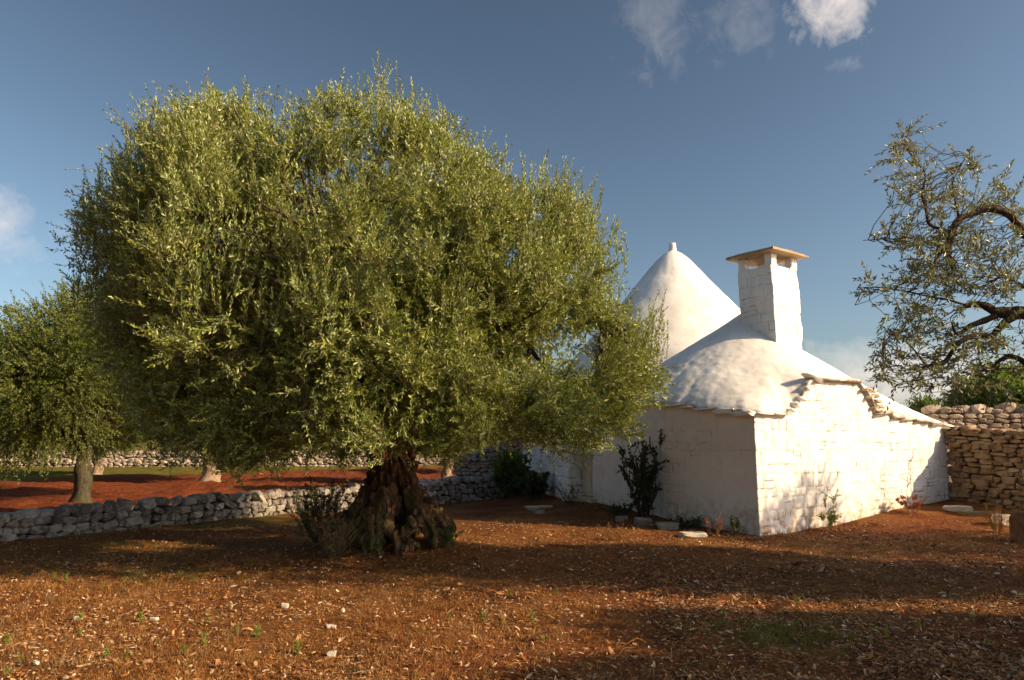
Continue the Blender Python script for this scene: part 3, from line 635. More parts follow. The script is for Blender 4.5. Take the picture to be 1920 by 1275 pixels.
def crown_sample(n, seed, rmin=.45, thr=-.25, ns=1.15):
    r_ = np.random.default_rng(seed); out = []; tot = 0; xc = -1.95
    while tot < n:
        m_ = n*2; z = r_.uniform(zr[0], zr[-1], m_); a = r_.uniform(0, 2*math.pi, m_); rho = r_.uniform(rmin**2, 1, m_)**.5
        L_ = xc+(np.interp(z, zr, xl)-xc)*.93; R_ = xc+(np.interp(z, zr, xr)-xc)*.95; hw = np.where(np.cos(a) > 0, R_-xc, xc-L_); dw = (R_-L_)*.5*.86
        bul = 1+.10*vn(np.cos(a)*2.2, np.sin(a)*2.2, z*1.1, 55)+.10*vn(np.cos(a)*4.6, np.sin(a)*4.6, z*1.6, 56)
        keep = r_.random(m_) < (hw*dw)/14.5
        x = xc+np.cos(a)*hw*rho*np.minimum(bul, 1.07); y = TD+.15+np.sin(a)*dw*rho*bul
        # umbrella: fill the cap near the top fully
        nzv = vn(x*ns, y*ns, z*ns, 101)+.6*vn(x*ns*2.3, y*ns*2.3, z*ns*1.5, 102)
        keep &= nzv > np.where(rho > .72, thr+.20*sst(.72, .9, rho), thr-.25)
        keep &= z > np.interp(x, botx, botz)-.05*np.abs(y-TD)
        keep &= ~((rho < .62) & (z < 2.6))
        dyq = np.abs(y-TD-.15)/4.1; zt = np.interp(x, topx, topz)
        keep &= z < 1.6+(zt-1.6)*.955*(1-.60*dyq**1.8)*(1+.05*vn(x*1.6, y*1.6, 0, 57)+.05*vn(x*3.4, y*3.4, 0, 58))
        q = np.stack([x, y, z, rho, a], -1)[keep]; out.append(q); tot += len(q)
    return np.concatenate(out)[:n]
big = empty('olive_tree', (TRK[0], TRK[1], 0), 'huge old olive tree with a gnarled split trunk and a wide round crown', 'tree')
q = crown_sample(8500, 5, .42, .0, 1.05)
qc = crown_sample(560, 15, .66, -.12, 1.05); kc = np.repeat(np.arange(len(qc)), 30); jit = rng.normal(size=(len(kc), 3))*.085; qb = qc[kc].copy(); qb[:, :3] += jit
C_ = np.array([-1.95, TD+.1, 3.4]); outw = nrm(q[:, :3]-C_); hz = sst(2.0, 4.6, q[:, 2])
Dv = outw*(.9-.35*hz)[:, None]+np.array([0, 0, 1.])*(.45+1.35*hz)[:, None]+rng.normal(size=(len(q), 3))*.65
lowd = sst(2.6, 1.5, q[:, 2]); Dv[:, 2] -= lowd*.35
lb, tb = MB(), MB()
ln = rng.uniform(.2, .4, len(q))*(1+.5*sst(4.2, 5.8, q[:, 2])*rng.random(len(q)))
shoots(lb, tb, q[:, :3]-nrm(Dv)*ln[:, None]*.55, Dv, ln, K=12, leafL=.072, leafW=.023, droop=.03)
# bouquets of shoots fanning out from shared boughs
ob = nrm(qc[:, :3]-C_); hb = sst(2.0, 4.6, qc[:, 2]); axb = nrm(ob*(.75-.35*hb)[:, None]+np.array([0, 0, 1.])*(.55+.9*hb)[:, None]+rng.normal(size=ob.shape)*.22)
db = nrm(axb[kc]+rng.normal(size=(len(kc), 3))*.48); lb_ = rng.uniform(.22, .55, len(kc))*(.8+.35*rng.random(len(qc))[kc])
shoots(lb, tb, qb[:, :3]-axb[kc]*.22, db, lb_, K=13, leafL=.068, leafW=.0215, droop=.02)
# the inner, shaded twigs
q2 = crown_sample(5500, 6, .12, -.2); Dv2 = nrm(q2[:, :3]-C_)+rng.normal(size=(len(q2), 3))*.6
shoots(lb, tb, q2[:, :3], Dv2, rng.uniform(.2, .4, len(q2)), K=9, leafL=.09, leafW=.030)
# hanging clumps in front of the trunk and low on the left
cf = [(960, 600, -.8, .6), (1030, 590, -.5, .55), (1100, 590, -.2, .5), (1150, 610, 0, .45), (900, 560, -1.4, .6), (560, 770, -1.9, .55), (640, 745, -1.8, .5), (705, 770, -1.7, .42), (775, 745, -1.8, .5), (840, 775, -1.7, .48), (910, 745, -1.8, .5), (480, 800, -1.6, .5), (400, 815, -1.0, .5), (330, 810, -.3, .55), (290, 730, .2, .6), (260, 640, .3, .55), (980, 740, -1.3, .5), (1060, 770, -.8, .45), (1130, 770, -.4, .45), (722, 812, -1.6, .33), (785, 818, -1.5, .33), (660, 820, -1.5, .35), (700, 690, -2.1, .6), (820, 690, -2, .6), (600, 690, -2.1, .6)]
q4 = []
for (x, y, dz, r_) in cf:
    c = at(x, y, TD+dz); n_ = int(170*(r_/.5)**2); d = nrm(rng.normal(size=(n_, 3))); q4.append(c+d*r_*(rng.random((n_, 1))**.4)*np.array([1, .8, .8]))
q4 = np.concatenate(q4); shoots(lb, tb, q4, rng.normal(size=q4.shape)*.5+np.array([0, -.3, .35]), rng.uniform(.2, .38, len(q4)), K=11, leafL=.068, leafW=.022)
# upright water shoots breaking the outline
sp = [(725, 95, .95), (715, 120, .7), (738, 130, .7), (402, 148, .8), (392, 165, .6), (475, 145, .8), (490, 165, .6), (540, 175, .7), (560, 190, .5), (652, 148, .7), (640, 170, .5), (690, 150, .6), (600, 180, .6),
      (322, 185, .6), (300, 200, .5), (240, 235, .5), (800, 165, .6), (785, 150, .6), (860, 205, .7), (870, 230, .6), (905, 240, .6), (950, 270, .6), (1010, 285, .6), (1060, 290, .75), (1050, 330, .6), (1118, 360, .6), (1150, 400, .5), (985, 290, .5), (920, 262, .6),
      (190, 295, .5), (180, 370, .4), (370, 175, .5), (440, 180, .6), (515, 200, .6), (760, 150, .5), (830, 190, .5), (1165, 430, .4), (1232, 545, .6), (1215, 575, .6), (1250, 580, .5), (1222, 600, .5)]
O2, D2, L2 = [], [], []
for (x, y, l) in sp:
    for k in range(5):
        tip = at(x+random.uniform(-16, 16)*(k > 0), y+random.uniform(0, 45)*(k > 0), TD+random.uniform(-1.2, 1.4)); d = Vector((random.gauss(0, .10)+(x-700)/4500, random.gauss(0, .12), 1)).normalized()
        l2 = l*random.uniform(.9, 1.3); O2.append(tip-np.array(d)*l2); D2.append(np.array(d)); L2.append(l2)
shoots(lb, tb, np.array(O2), np.array(D2), np.array(L2), K=26, leafL=.066, leafW=.021, spread=.7, twr=.003)
q3 = crown_sample(2600, 12, .86, .02, 1.15); k3 = q3[:, 2] > 2.7; q3 = q3[k3][:1100]
d3 = np.stack([rng.normal(size=len(q3))*.13+(q3[:, 0]+1.95)*.04, rng.normal(size=len(q3))*.13, np.ones(len(q3))], -1)
shoots(lb, tb, q3[:, :3]-np.array([0, 0, .1]), d3, rng.uniform(.4, .75, len(q3)), K=18, leafL=.066, leafW=.021, spread=.6)
# side wisps at left
O2 = [at(x, y, TD+random.uniform(-.8, .8)) for x, y in [(210, 500), (200, 470), (215, 520), (190, 430), (230, 440), (225, 560), (240, 600), (200, 350), (220, 330)]]
shoots(lb, tb, np.array(O2), np.array([[-1, random.uniform(-.3, .3), random.uniform(-.1, .45)] for _ in O2]), .7, K=22, leafL=.068, leafW=.019)
lb.build('crown', M['olive_leaf'], big); tb.build('twigs', M['twig'], big)
# trunk: twisting strands fused into one body
def fused(name, strands, mater, parent, voxel=.03, disp=.05, blobs=(), hollows=()):
    mb = MB()
    for P, rad in strands:
        P = spline(P, 6); rd = np.interp(np.linspace(0, 1, len(P)), np.linspace(0, 1, len(rad)), rad); tube(mb, P, rd, 14, .25, int(abs(P[0][0])*100) % 50)
    D_, F_ = ICO[3]
    for c, s in blobs: mb.add(D_*np.array(s)*(1+.15*fbm(D_[:, 0]*2+c[0]*9, D_[:, 1]*2, D_[:, 2]*2, 2, 3))[:, None]+np.array(c), F_)
    o = mb.build(name, mater, parent, smooth=True)
    m_ = o.modifiers.new('fuse', 'REMESH'); m_.mode = 'VOXEL'; m_.voxel_size = voxel
    sm = o.modifiers.new('soften', 'SMOOTH'); sm.factor = .5; sm.iterations = 2
    bpy.context.view_layer.update(); ev = o.evaluated_get(bpy.context.evaluated_depsgraph_get()); me = bpy.data.meshes.new_from_object(ev)
    o.modifiers.clear(); n = len(me.vertices); v = np.empty(n*3, np.float32); me.vertices.foreach_get('co', v); v = v.reshape(-1, 3).astype(float)
    nn = np.empty(n*3, np.float32); me.vertices.foreach_get('normal', nn); nn = nn.reshape(-1, 3)
    a = np.arctan2(v[:, 1]-TRK[1], v[:, 0]-TRK[0])+v[:, 2]*.5; cx, cy = np.cos(a)*1.0, np.sin(a)*1.0
    rid = 1-np.abs(fbm(cx*4.5+v[:, 0]*1.2, cy*4.5, v[:, 2]*.9, 3, 5)); rid2 = 1-np.abs(fbm(v[:, 0]*9, v[:, 1]*9, v[:, 2]*2.6, 3, 9))
    kn = vn(v[:, 0]*5, v[:, 1]*5, v[:, 2]*4, 15); d = disp*((rid-.75)*.9+(rid2-.75)*.55+kn*.45)+.012*fbm(v[:, 0]*26, v[:, 1]*26, v[:, 2]*14, 2, 16)
    hol = np.zeros(n)
    for c, rr_, dp in hollows: q = np.linalg.norm((v-np.array(c))/np.array(rr_), axis=1); d = d-dp*np.exp(-q*q*1.6)
    v = v+nn*d[:, None]; me.vertices.foreach_set('co', v.astype(np.float32).ravel()); me.polygons.foreach_set('use_smooth', np.ones(len(me.polygons), bool)); me.update(); me.materials.clear(); me.materials.append(mater); o.data = me; me.name = name
    return o
T = lambda x, y, dz=0: at(x, y, 10.55+dz)
strands = [
 ([T(640, 1015, -.1), T(676, 965, -.1), T(706, 915, .1), T(718, 860, .2), T(712, 800, .25), T(690, 740, .3)], [.12, .15, .17, .19, .20, .19]),
 ([T(700, 1035, -.45), T(708, 985, -.3), T(722, 930, -.1), T(718, 870, .1), T(712, 800, .2), T(705, 740, .3)], [.14, .16, .15, .17, .2, .19]),
 ([T(765, 1032, -.5), T(745, 1000, -.42), T(728, 960, -.2), T(725, 900, 0), T(735, 850, .2), T(740, 780, .3)], [.16, .15, .16, .17, .2, .18]),
 ([T(850, 1000, -.1), T(815, 970, -.1), T(770, 925, 0), T(757, 870, .2), T(764, 820, .3), T(780, 750, .35)], [.11, .15, .15, .15, .17, .16]),
 ([T(820, 1025, -.3), T(805, 985, -.2), T(780, 950, -.05), T(755, 910, .1), T(745, 860, .25)], [.12, .12, .13, .15, .18]),
 ([T(690, 1010, .5), T(712, 950, .5), T(725, 880, .45), T(730, 800, .5)], [.17, .16, .17, .18]),
 ([T(800, 990, .6), T(770, 930, .5), T(755, 870, .45), T(750, 790, .5)], [.17, .16, .17, .18]),
 ([T(745, 1040, .25), T(745, 960, .25), T(738, 880, .3), T(735, 800, .4)], [.42, .30, .17, .17]),
 ([T(590, 1005, .1), T(640, 985, .1), T(680, 950, .1)], [.05, .09, .15]),
]
blobs = [(T(742, 1005, -.5), (.13, .12, .11)), (T(700, 962, -.32), (.12, .1, .13)), (T(668, 985, -.3), (.12, .12, .12)), (T(795, 965, -.2), (.14, .12, .1)), (T(832, 985, -.2), (.13, .13, .09)), (T(720, 925, -.2), (.1, .1, .12)), (T(680, 1010, -.4), (.14, .12, .12)), (T(775, 985, -.35), (.1, .1, .12)), (T(765, 905, 0), (.1, .12, .16))]
fused('trunk', strands, M['olive_bark'], big, .02, .13, blobs, [(T(748, 975, -.35), (.10, .3, .16), .20), (T(757, 1010, -.45), (.08, .3, .12), .16), (T(722, 895, -.1), (.05, .3, .18), .10), (T(690, 1005, -.4), (.06, .3, .1), .10), (T(805, 1005, -.3), (.06, .3, .1), .12)])
limbs = [
 ([T(695, 780, .3), T(640, 700, .2), T(575, 640, 0), T(558, 590, -.2), T(520, 520, -.2), T(475, 450, -.2), T(468, 385, -.1), T(470, 330, 0)], [.2, .17, .15, .13, .1, .07, .045, .03]),
 ([T(710, 780, .3), T(700, 650, .3), T(698, 560, .1), T(702, 500, 0), T(690, 420, 0), T(690, 330, .1), T(725, 285, .1), T(745, 220, .1)], [.2, .17, .13, .1, .08, .06, .045, .02]),
 ([T(745, 790, .35), T(740, 680, .5), T(760, 600, .6), T(790, 530, .4), T(770, 508, .2), T(735, 520, .1)], [.18, .14, .1, .075, .06, .05]),
 ([T(770, 790, .3), T(800, 680, .0), T(830, 560, -.3), T(835, 470, -.4), T(870, 415, -.4), T(915, 408, -.4), T(946, 378, -.3), T(960, 330, -.3)], [.18, .14, .11, .09, .075, .065, .05, .03]),
 ([T(835, 470, -.4), T(840, 405, -.3), T(815, 355, -.2), T(815, 300, -.1)], [.08, .055, .045, .025]),
 ([T(700, 760, .2), T(690, 660, -.6), T(655, 648, -.9), T(600, 690, -1.2)], [.17, .10, .06, .02]),
 ([T(690, 740, .3), T(600, 640, 1.2), T(450, 560, 1.8), T(330, 520, 2.0)], [.18, .13, .09, .05]),
 ([T(690, 760, .3), T(560, 690, .3), T(420, 610, .0), T(300, 520, -.2), T(240, 500, -.2)], [.16, .12, .08, .05, .03]),
 ([T(770, 760, .4), T(880, 650, .5), T(1000, 590, .2), T(1100, 560, 0), T(1150, 600, 0)], [.17, .12, .085, .05, .03]),
 ([T(760, 760, .5), T(850, 640, 1.6), T(960, 560, 2.4), T(1020, 500, 2.6)], [.16, .11, .07, .04]),
 ([T(720, 760, .1), T(700, 640, -1.2), T(640, 540, -2.0), T(600, 460, -2.2), T(590, 400, -2.1)], [.14, .1, .075, .05, .03]),
 ([T(735, 760, .6), T(700, 560, 1.8), T(640, 420, 2.2), T(620, 340, 2.2)], [.15, .1, .07, .04])]
mb = MB(); pts = []
for P, rd in limbs:
    P = spline(P, 7); P = P+.035*np.stack([vn(P[:, 0]*3, P[:, 2]*3, j*5, 3+j) for j in range(3)], -1); rr_ = np.interp(np.linspace(0, 1, len(P)), np.linspace(0, 1, len(rd)), rd); tube(mb, P, rr_, 10, .2, 4); pts.append(np.c_[P, rr_][len(P)//3:])
pts = np.concatenate(pts)
sel = crown_sample(260, 9, .6)
for k, s_ in enumerate(sel):
    d = np.linalg.norm(pts[:, :3]-s_[:3], axis=1)+rng.random(len(pts))*.5; i = np.argmin(d+(pts[:, 2] > s_[2])*.6); P = wobble_path(pts[i, :3], s_[:3], 8, .16, .05, k)
    r0 = min(pts[i, 3]*.6, .03+.012*np.linalg.norm(P[-1]-P[0])); tube(mb, P, np.linspace(r0, .006, 8), 6)
mb.build('branches', M['branch_bark'], big, smooth=True)

# ---- generic orchard olive (crown built from clumps)
def orchard_tree(root, mb_mat, base, H, rad, seed, nsh=3000, leafL=.10, leafW=.03, cz=.62, trunk=None, bark_m='grey_bark', flat=.75, under=.25, leafmat='orchard_leaf', K=9, hz0=None):
    r = np.random.default_rng(seed); base = np.asarray(base, float); cen = base+np.array([0, 0, H*cz]); hz_ = H*(1-cz)
    ncl = 26; cd = nrm(r.normal(size=(ncl, 3))); cd[:, 2] = np.where(cd[:, 2] < -under*1.6, -cd[:, 2], cd[:, 2]); cr_ = r.uniform(.5, .95, ncl)
    cc = cen+cd*np.array([rad*.72, rad*.72, hz_*.72])*cr_[:, None]; rs = rad*r.uniform(.26, .42, ncl)
    k = r.integers(0, ncl, nsh); d = nrm(r.normal(size=(nsh, 3))); P = cc[k]+d*rs[k][:, None]*(r.uniform(.3, 1, nsh)**.5)[:, None]*np.array([1, 1, flat])
    ok = vn(P[:, 0]*1.7, P[:, 1]*1.7, P[:, 2]*1.7, seed) > -.38; P, d = P[ok], d[ok]
    lb, tb = MB(), MB(); shoots(lb, None, P, d*.7+nrm(P-cen)*.5+np.array([0, 0, .45]), r.uniform(.25, .5, len(P)), K=K, leafL=leafL, leafW=leafW, droop=.2)
    lb.build('crown', M[leafmat], root)
    mb = MB(); th0 = trunk or H*.045; fk = base+np.array([.1, 0, H*.30])
    TP = spline([base+np.array([0, 0, -.1]), base+np.array([.04, 0, H*.1]), base+np.array([-.03, .05, H*.2]), fk], 5); tube(mb, TP, np.interp(np.linspace(0, 1, len(TP)), [0, .12, .4, 1], [th0*1.75, th0*1.2, th0, th0*.9]), 14, .35, seed)
    for i in range(ncl):
        a = TP[-1-int(r.integers(0, 3))]; P = wobble_path(a, cc[i], 9, .14, .05, seed+i); tube(mb, P, np.linspace(th0*.42, .012, 9), 7)
    mb.build('trunk', M[bark_m], root, smooth=True)
lt = empty('olive_tree', (-11.1, 18.6, 0), 'dark green olive with a grey trunk just behind the low wall', 'tree')
orchard_tree(lt, None, (-11.1, 18.6, 0), 5.5, 4.1, 31, 17000, .085, .036, .59, .18, 'dark_bark', under=.6, flat=.9, K=11)
# row trees in the red field: two models, copied
grp = 'olive trees in the red field'
fA = empty('olive_tree', (0, 0, 0), 'olive with a pale split trunk rooted in the red field', 'tree', grp)
orchard_tree(fA, None, (0, 0, 0), 4.9, 2.7, 41, 4800, .13, .055, .60, .22, 'pale_bark', under=.6)
fB = empty('olive_tree', (0, 0, 0), 'x', 'tree', grp)
orchard_tree(fB, None, (0, 0, 0), 4.4, 2.4, 43, 4200, .14, .06, .60, .19, 'pale_bark', under=.6)
def gp(px, Y, dy=0): p = at(px, 900, Y); return (p[0], Y, float(gh(p[0], Y)))
fA.location = gp(392, 27.5); fA.scale = (1.25, 1.25, 1.2)
fB.location = gp(534, 43)
fB['label'] = 'olive with a pale trunk at the far edge of the red soil'
flist = [(fB, 181, 33, 1.0, .95, 'small leaning olive just right of the grey-trunked tree'),
  (fA, 590, 52, 2.1, 1.0, 'far pale-trunked olive beyond the grass left of the big trunk'),
  (fA, 838, 27, 4.0, .8, 'olive with a thin grey stem right of the big trunk'),
  (fB, 640, 47, 4.2, .9, 'low olive by the ochre bank left of the big trunk'),
  (fB, 905, 34, 2.2, .85, 'olive half hidden behind the rubble wall beside the house')]
for i, (p_, px, Y, rz, sc, lab) in enumerate(flist):
    c = copy_tree(p_, gp(px, Y), rz, sc); c['label'] = lab; c['group'] = grp
for i, (X_, Y_) in enumerate([(-48, 66), (-41, 62), (-34, 68), (-27, 63), (-20, 67), (-13, 62), (-6, 66), (2, 64), (-55, 60), (-36, 50), (-27, 37), (-31, 46)]):
    c = copy_tree(fA if i % 2 else fB, (X_, Y_, 0), i*1.3, 1.05+.1*(i % 3)); c['label'] = 'distant olive tree in the row behind the far field walls' if i < 9 else 'olive tree standing in the grass at the left end of the red field'
    c['group'] = 'distant olive trees' if i < 9 else 'olive trees at the far left'

# ---- the right-hand olive whose branches reach into the frame
ro = empty('olive_tree', (8.9, 7.6, 0), 'sparse olive reaching grey-leaved branches in from the right edge', 'tree')
RD = 7.2
def A(x, y, d=0): return at(x, y, RD+d)
fork = np.array([8.7, 7.6, 2.0])
rl = [([fork, at(2120, 540, RD+.3), A(2000, 470, .1), A(1925, 440), A(1890, 402), A(1835, 396), A(1795, 420, -.1), A(1768, 465, -.1), A(1745, 500, -.1)], [.14, .10, .085, .06, .052, .045, .038, .026, .012]),
 ([fork, at(2120, 640, RD), A(2000, 600), A(1925, 588), A(1870, 584), A(1828, 570), A(1795, 580)], [.15, .12, .095, .085, .065, .035, .015]),
 ([A(1925, 585), A(1890, 600), A(1860, 630), A(1810, 632), A(1770, 680), A(1735, 690), A(1715, 720)], [.06, .045, .035, .03, .024, .016, .006]),
 ([A(1870, 590), A(1820, 612), A(1790, 625), A(1780, 600)], [.05, .03, .02, .008]),
 ([A(1795, 420, -.1), A(1775, 470), A(1790, 490), A(1780, 520), A(1752, 525)], [.03, .025, .02, .015, .008]),
 ([A(1795, 440), A(1745, 420), A(1730, 370), A(1735, 320), A(1700, 280), A(1680, 250)], [.025, .02, .015, .011, .008, .004]),
 ([A(1800, 420), A(1785, 350), A(1810, 300), A(1820, 285)], [.016, .012, .008, .004]),
 ([A(1768, 465), A(1720, 450), A(1670, 445), A(1620, 448)], [.016, .012, .008, .004]),
 ([A(1830, 575), A(1760, 560), A(1690, 545), A(1610, 538)], [.018, .012, .008, .004]),
 ([A(1925, 680), A(1890, 668), A(1860, 690), A(1830, 700)], [.04, .03, .015, .006]),
 ([A(1740, 690), A(1700, 640), A(1670, 625), A(1655, 640)], [.014, .01, .006, .003]),
 ([A(1925, 540), A(1880, 520), A(1840, 540), A(1800, 530)], [.022, .014, .01, .005])]
mb = MB(); rp = []
for P, rd in rl:
    P = spline(P, 6); P = P+.018*np.stack([vn(P[:, 0]*6, P[:, 2]*6, j*5, 13+j) for j in range(3)], -1); rr_ = .78*np.interp(np.linspace(0, 1, len(P)), np.linspace(0, 1, len(rd)), rd); tube(mb, P, rr_, 9, .35, 4)
    rp.append(P)
rp = np.concatenate(rp); rv = rp[(rp[:, 0]/rp[:, 1]) < .76]
# twiglets in view
reg = [(1700, 270, 35, 30, 14), (1715, 310, 45, 40, 22), (1735, 370, 45, 40, 20), (1690, 390, 25, 25, 8), (1810, 320, 35, 30, 16), (1770, 380, 60, 35, 26), (1860, 390, 60, 35, 26), (1900, 360, 30, 35, 10), (1690, 445, 60, 22, 26), (1760, 450, 50, 40, 34), (1830, 460, 60, 50, 36), (1900, 470, 40, 60, 26),
       (1720, 510, 60, 35, 40), (1800, 530, 60, 40, 40), (1880, 530, 50, 40, 28), (1650, 540, 40, 14, 10), (1720, 575, 55, 30, 24), (1690, 640, 40, 45, 26), (1760, 640, 60, 50, 44), (1840, 650, 60, 45, 34), (1900, 650, 40, 50, 20), (1710, 700, 50, 30, 26), (1790, 710, 55, 35, 26), (1860, 710, 50, 30, 18), (1660, 700, 30, 25, 8)]
O2, D2 = [], []; lbr, tbr = MB(), MB()
for (x, y, rx, ry, n) in reg:
    for k in range(int(n*1.15)):
        tip = at(x+random.gauss(0, rx*.5), y+random.gauss(0, ry*.5), RD+random.gauss(0, .45))
        i = np.argmin(np.linalg.norm(rv-tip, axis=1)+np.random.default_rng(k).random(len(rv))*.15); a = rv[i]
        d = tip-a; l = np.linalg.norm(d)
        if l > .30: P = wobble_path(a, tip, 7, .14, -.03, k); tube(tbr, P, np.linspace(.005, .002, 7), 4)
        O2.append(tip); D2.append(nrm(d)*.7+np.array([-.25, 0, .1])+np.random.default_rng(k+n*100).normal(size=3)*.5)
O2 = np.array(O2); D2 = np.array(D2)
shoots(lbr, tbr, O2, D2, rng.uniform(.13, .26, len(O2)), K=8, leafL=.074, leafW=.0225, droop=.1, twr=.002)
# the rest of that crown, outside the frame, which shades the foreground
def clump_crown(lb, centres, n, seed, leafL=.075, leafW=.022):
    r = np.random.default_rng(seed); c = np.array([k[:3] for k in centres]); rs = np.array([k[3] for k in centres]); k = r.choice(len(c), n, p=rs**2.2/np.sum(rs**2.2)); d = nrm(r.normal(size=(n, 3)))
    P = c[k]+d*(rs[k]*r.uniform(.1, 1, n)**.45)[:, None]; keep = (P[:, 0]/P[:, 1] > .80) | (P[:, 1] < 0)
    P, d = P[keep], d[keep]; shoots(lb, None, P, d+np.array([0, 0, .4]), r.uniform(.2, .4, len(P)), K=8, leafL=leafL, leafW=leafW)
clump_crown(lbr, [(7.8, 7.0, 3.0, 1.0), (9.0, 7.2, 4.0, 1.1), (10.0, 7.5, 3.3, 1.1), (8.0, 7.2, 4.2, .8), (11, 7.6, 4, 1.0), (7.6, 7.1, 2.2, .7), (9.3, 7.2, 2.4, .9), (10.6, 7.5, 2.2, .9)], 5200, 3, .11, .05)
lbr.build('crown', M['olive_leaf_grey'], ro); tbr.build('twigs', M['twig'], ro)
for e in ([10, 7.9, 3.3], [9, 7.6, 4.2], [11, 8, 4], [8, 7.4, 4.4]): tube(mb, wobble_path(fork, e, 9, .15, .05, 3), np.linspace(.1, .02, 9), 8)
mb.build('branches', M['branch_bark'], ro, smooth=True)
mb = MB(); tube(mb, spline([(8.95, 7.6, -.1), (8.9, 7.65, .6), (8.75, 7.6, 1.3), tuple(fork)], 5), np.interp(np.linspace(0, 1, 16), [0, .15, .5, 1], [.5, .34, .26, .22]), 14, .35); mb.build('trunk', M['olive_bark'], ro, smooth=True)
# neighbours to the right of the frame that throw the long shadow bands
def shade_tree(x, y, H, clumps, seed, n=2600, lab=''):
    t = empty('olive_tree', (x, y, 0), lab, 'tree', None); lb = MB(); cl = [(x+a, y+b, c, r_) for a, b, c, r_ in clumps]; clump_crown(lb, cl, n, seed, .10, .042); lb.build('crown', M['orchard_leaf'], t)
    mb = MB(); f_ = (x, y, H*.35); tube(mb, spline([(x, y, -.1), (x+.05, y, H*.15), f_], 6), np.interp(np.linspace(0, 1, 13), [0, .2, 1], [.5, .3, .24]), 12, .3)
    for a in cl: tube(mb, wobble_path(f_, a[:3], 8, .12, .05, seed), np.linspace(.1, .02, 8), 7)
    mb.build('trunk', M['grey_bark'], t, smooth=True)
shade_tree(9.2, 4.1, 4.2, [(0, 0, 3.1, .75), (1.2, .1, 3.0, .7), (-1.1, .1, 2.6, .6), (2.2, -.2, 3.2, .7), (.2, -.2, 2.2, .6)], 71, 4200, 'olive tree outside the right edge nearest the camera')
shade_tree(14.2, 9.6, 5.2, [(0, 0, 3.9, 1.25), (1.3, -.3, 3.6, 1.1), (-1.3, .2, 3.4, .9), (.3, .9, 4.4, .9), (-.2, -1.1, 3.6, .9)], 72, 1700, 'olive tree outside the right edge beside the brown stone wall')
shade_tree(8.6, 2.7, 4.2, [(0, 0, 3.2, .6), (-1.1, .2, 2.8, .55), (1.2, -.2, 3.4, .7), (.3, 0, 2.5, .5)], 73, 3600, 'olive tree outside the frame at the near right')

# ---- green tree beyond the walls at the right
gt = empty('broadleaf_tree', (17.2, 24, 0.2), 'bright green leafy tree rising behind the stone walls at the right edge', 'tree')
orchard_tree(gt, None, (17.2, 24, .2), 4.1, 2.5, 51, 7500, .11, .065, .62, .14, 'grey_bark', leafmat='green_leaf', under=.5, K=8)
gb_ = empty('shrub', (13.6, 23.5, .2), 'small green bush top peeping over the wall beside the roof edge', 'shrub')
orchard_tree(gb_, None, (13.65, 23.5, .2), 2.75, .55, 52, 600, .09, .05, .75, .05, 'grey_bark', leafmat='green_leaf', under=.5, K=7)

# ------------------------------------------------------------------ SHRUBS AND WEEDS
def stem_plant(name, label, cat, base, h, w_, n, leafmat, stemmat, leafL, leafW, seed, K=10, spread=.9, r0=.006, group=None, lean=(0, 0), whorl=2, droop=.15, branches=3, lift=.35, hmin=.5):
    r = np.random.default_rng(seed); base = np.asarray(base, float); t = empty(name, base, label, cat, group); lb, sb = MB(), MB()
    O_, D_, L_ = [], [], []
    for i in range(n):
        a = r.random()*6.28; rr_ = w_*r.uniform(.1, 1)**.7; hh = h*r.uniform(hmin, 1); tip = base+np.array([math.cos(a)*rr_+lean[0]*hh, math.sin(a)*rr_*.8+lean[1]*hh, hh])
        b0 = base+np.array([math.cos(a), math.sin(a), 0])*min(.12*w_, .08); P = wobble_path(b0-np.array([0, 0, .03]), tip, 8, .12, 0, seed+i); tube(sb, P, np.linspace(r0, r0*.3, 8), 5)
        for k in range(branches+1):
            q_ = P[min(7, int(lift*7)+int(r.integers(0, max(1, 8-int(lift*7)))))] if k else P[4]
            d = nrm(P[-1]-P[0])+r.normal(size=3)*(.15 if k == 0 else .6); O_.append(q_); D_.append(d); L_.append(np.linalg.norm(P[-1]-q_)+.04 if k == 0 else h*r.uniform(.12, .28))
    shoots(lb, sb, np.array(O_), np.array(D_), np.array(L_), K=K, leafL=leafL, leafW=leafW, spread=spread, droop=droop, whorl=whorl, twr=r0*.5)
    sb.build('stems', M[stemmat], t); lb.build('foliage', M[leafmat], t); return t
def G3(px, py_, Y): x = at(px, py_, Y)[0]; return (x, Y, float(gh(x, Y)))
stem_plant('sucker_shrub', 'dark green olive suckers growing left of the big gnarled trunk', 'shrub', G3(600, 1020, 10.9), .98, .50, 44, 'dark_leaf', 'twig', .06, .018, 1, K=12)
stem_plant('dry_shrub', 'dry yellowish brown twiggy bush at the foot of the big trunk', 'shrub', G3(628, 1030, 9.95), .55, .34, 46, 'dry_shrub', 'twig', .03, .006, 2, K=10)
stem_plant('sucker_shrub', 'small bright green sucker tuft at the right foot of the big trunk', 'shrub', G3(838, 1010, 10.35), .30, .17, 26, 'green_leaf', 'twig', .045, .014, 3, K=9)
stem_plant('sucker_shrub', 'thin green shoots rising from the roots in front of the big trunk', 'shrub', G3(714, 1035, 9.9), .55, .12, 5, 'dark_leaf', 'twig', .045, .013, 4, K=9)
stem_plant('ivy_shrub', 'lush green shrub against the left end of the house', 'shrub', G3(962, 925, 19.6), 1.15, .55, 60, 'green_leaf', 'twig', .11, .08, 5, K=8, r0=.01)
stem_plant('ivy_shrub', 'low green shrub spilling beside the shaded entrance wall', 'shrub', G3(1000, 930, 18.3), .6, .45, 34, 'dark_leaf', 'twig', .10, .075, 6, K=7, r0=.008)
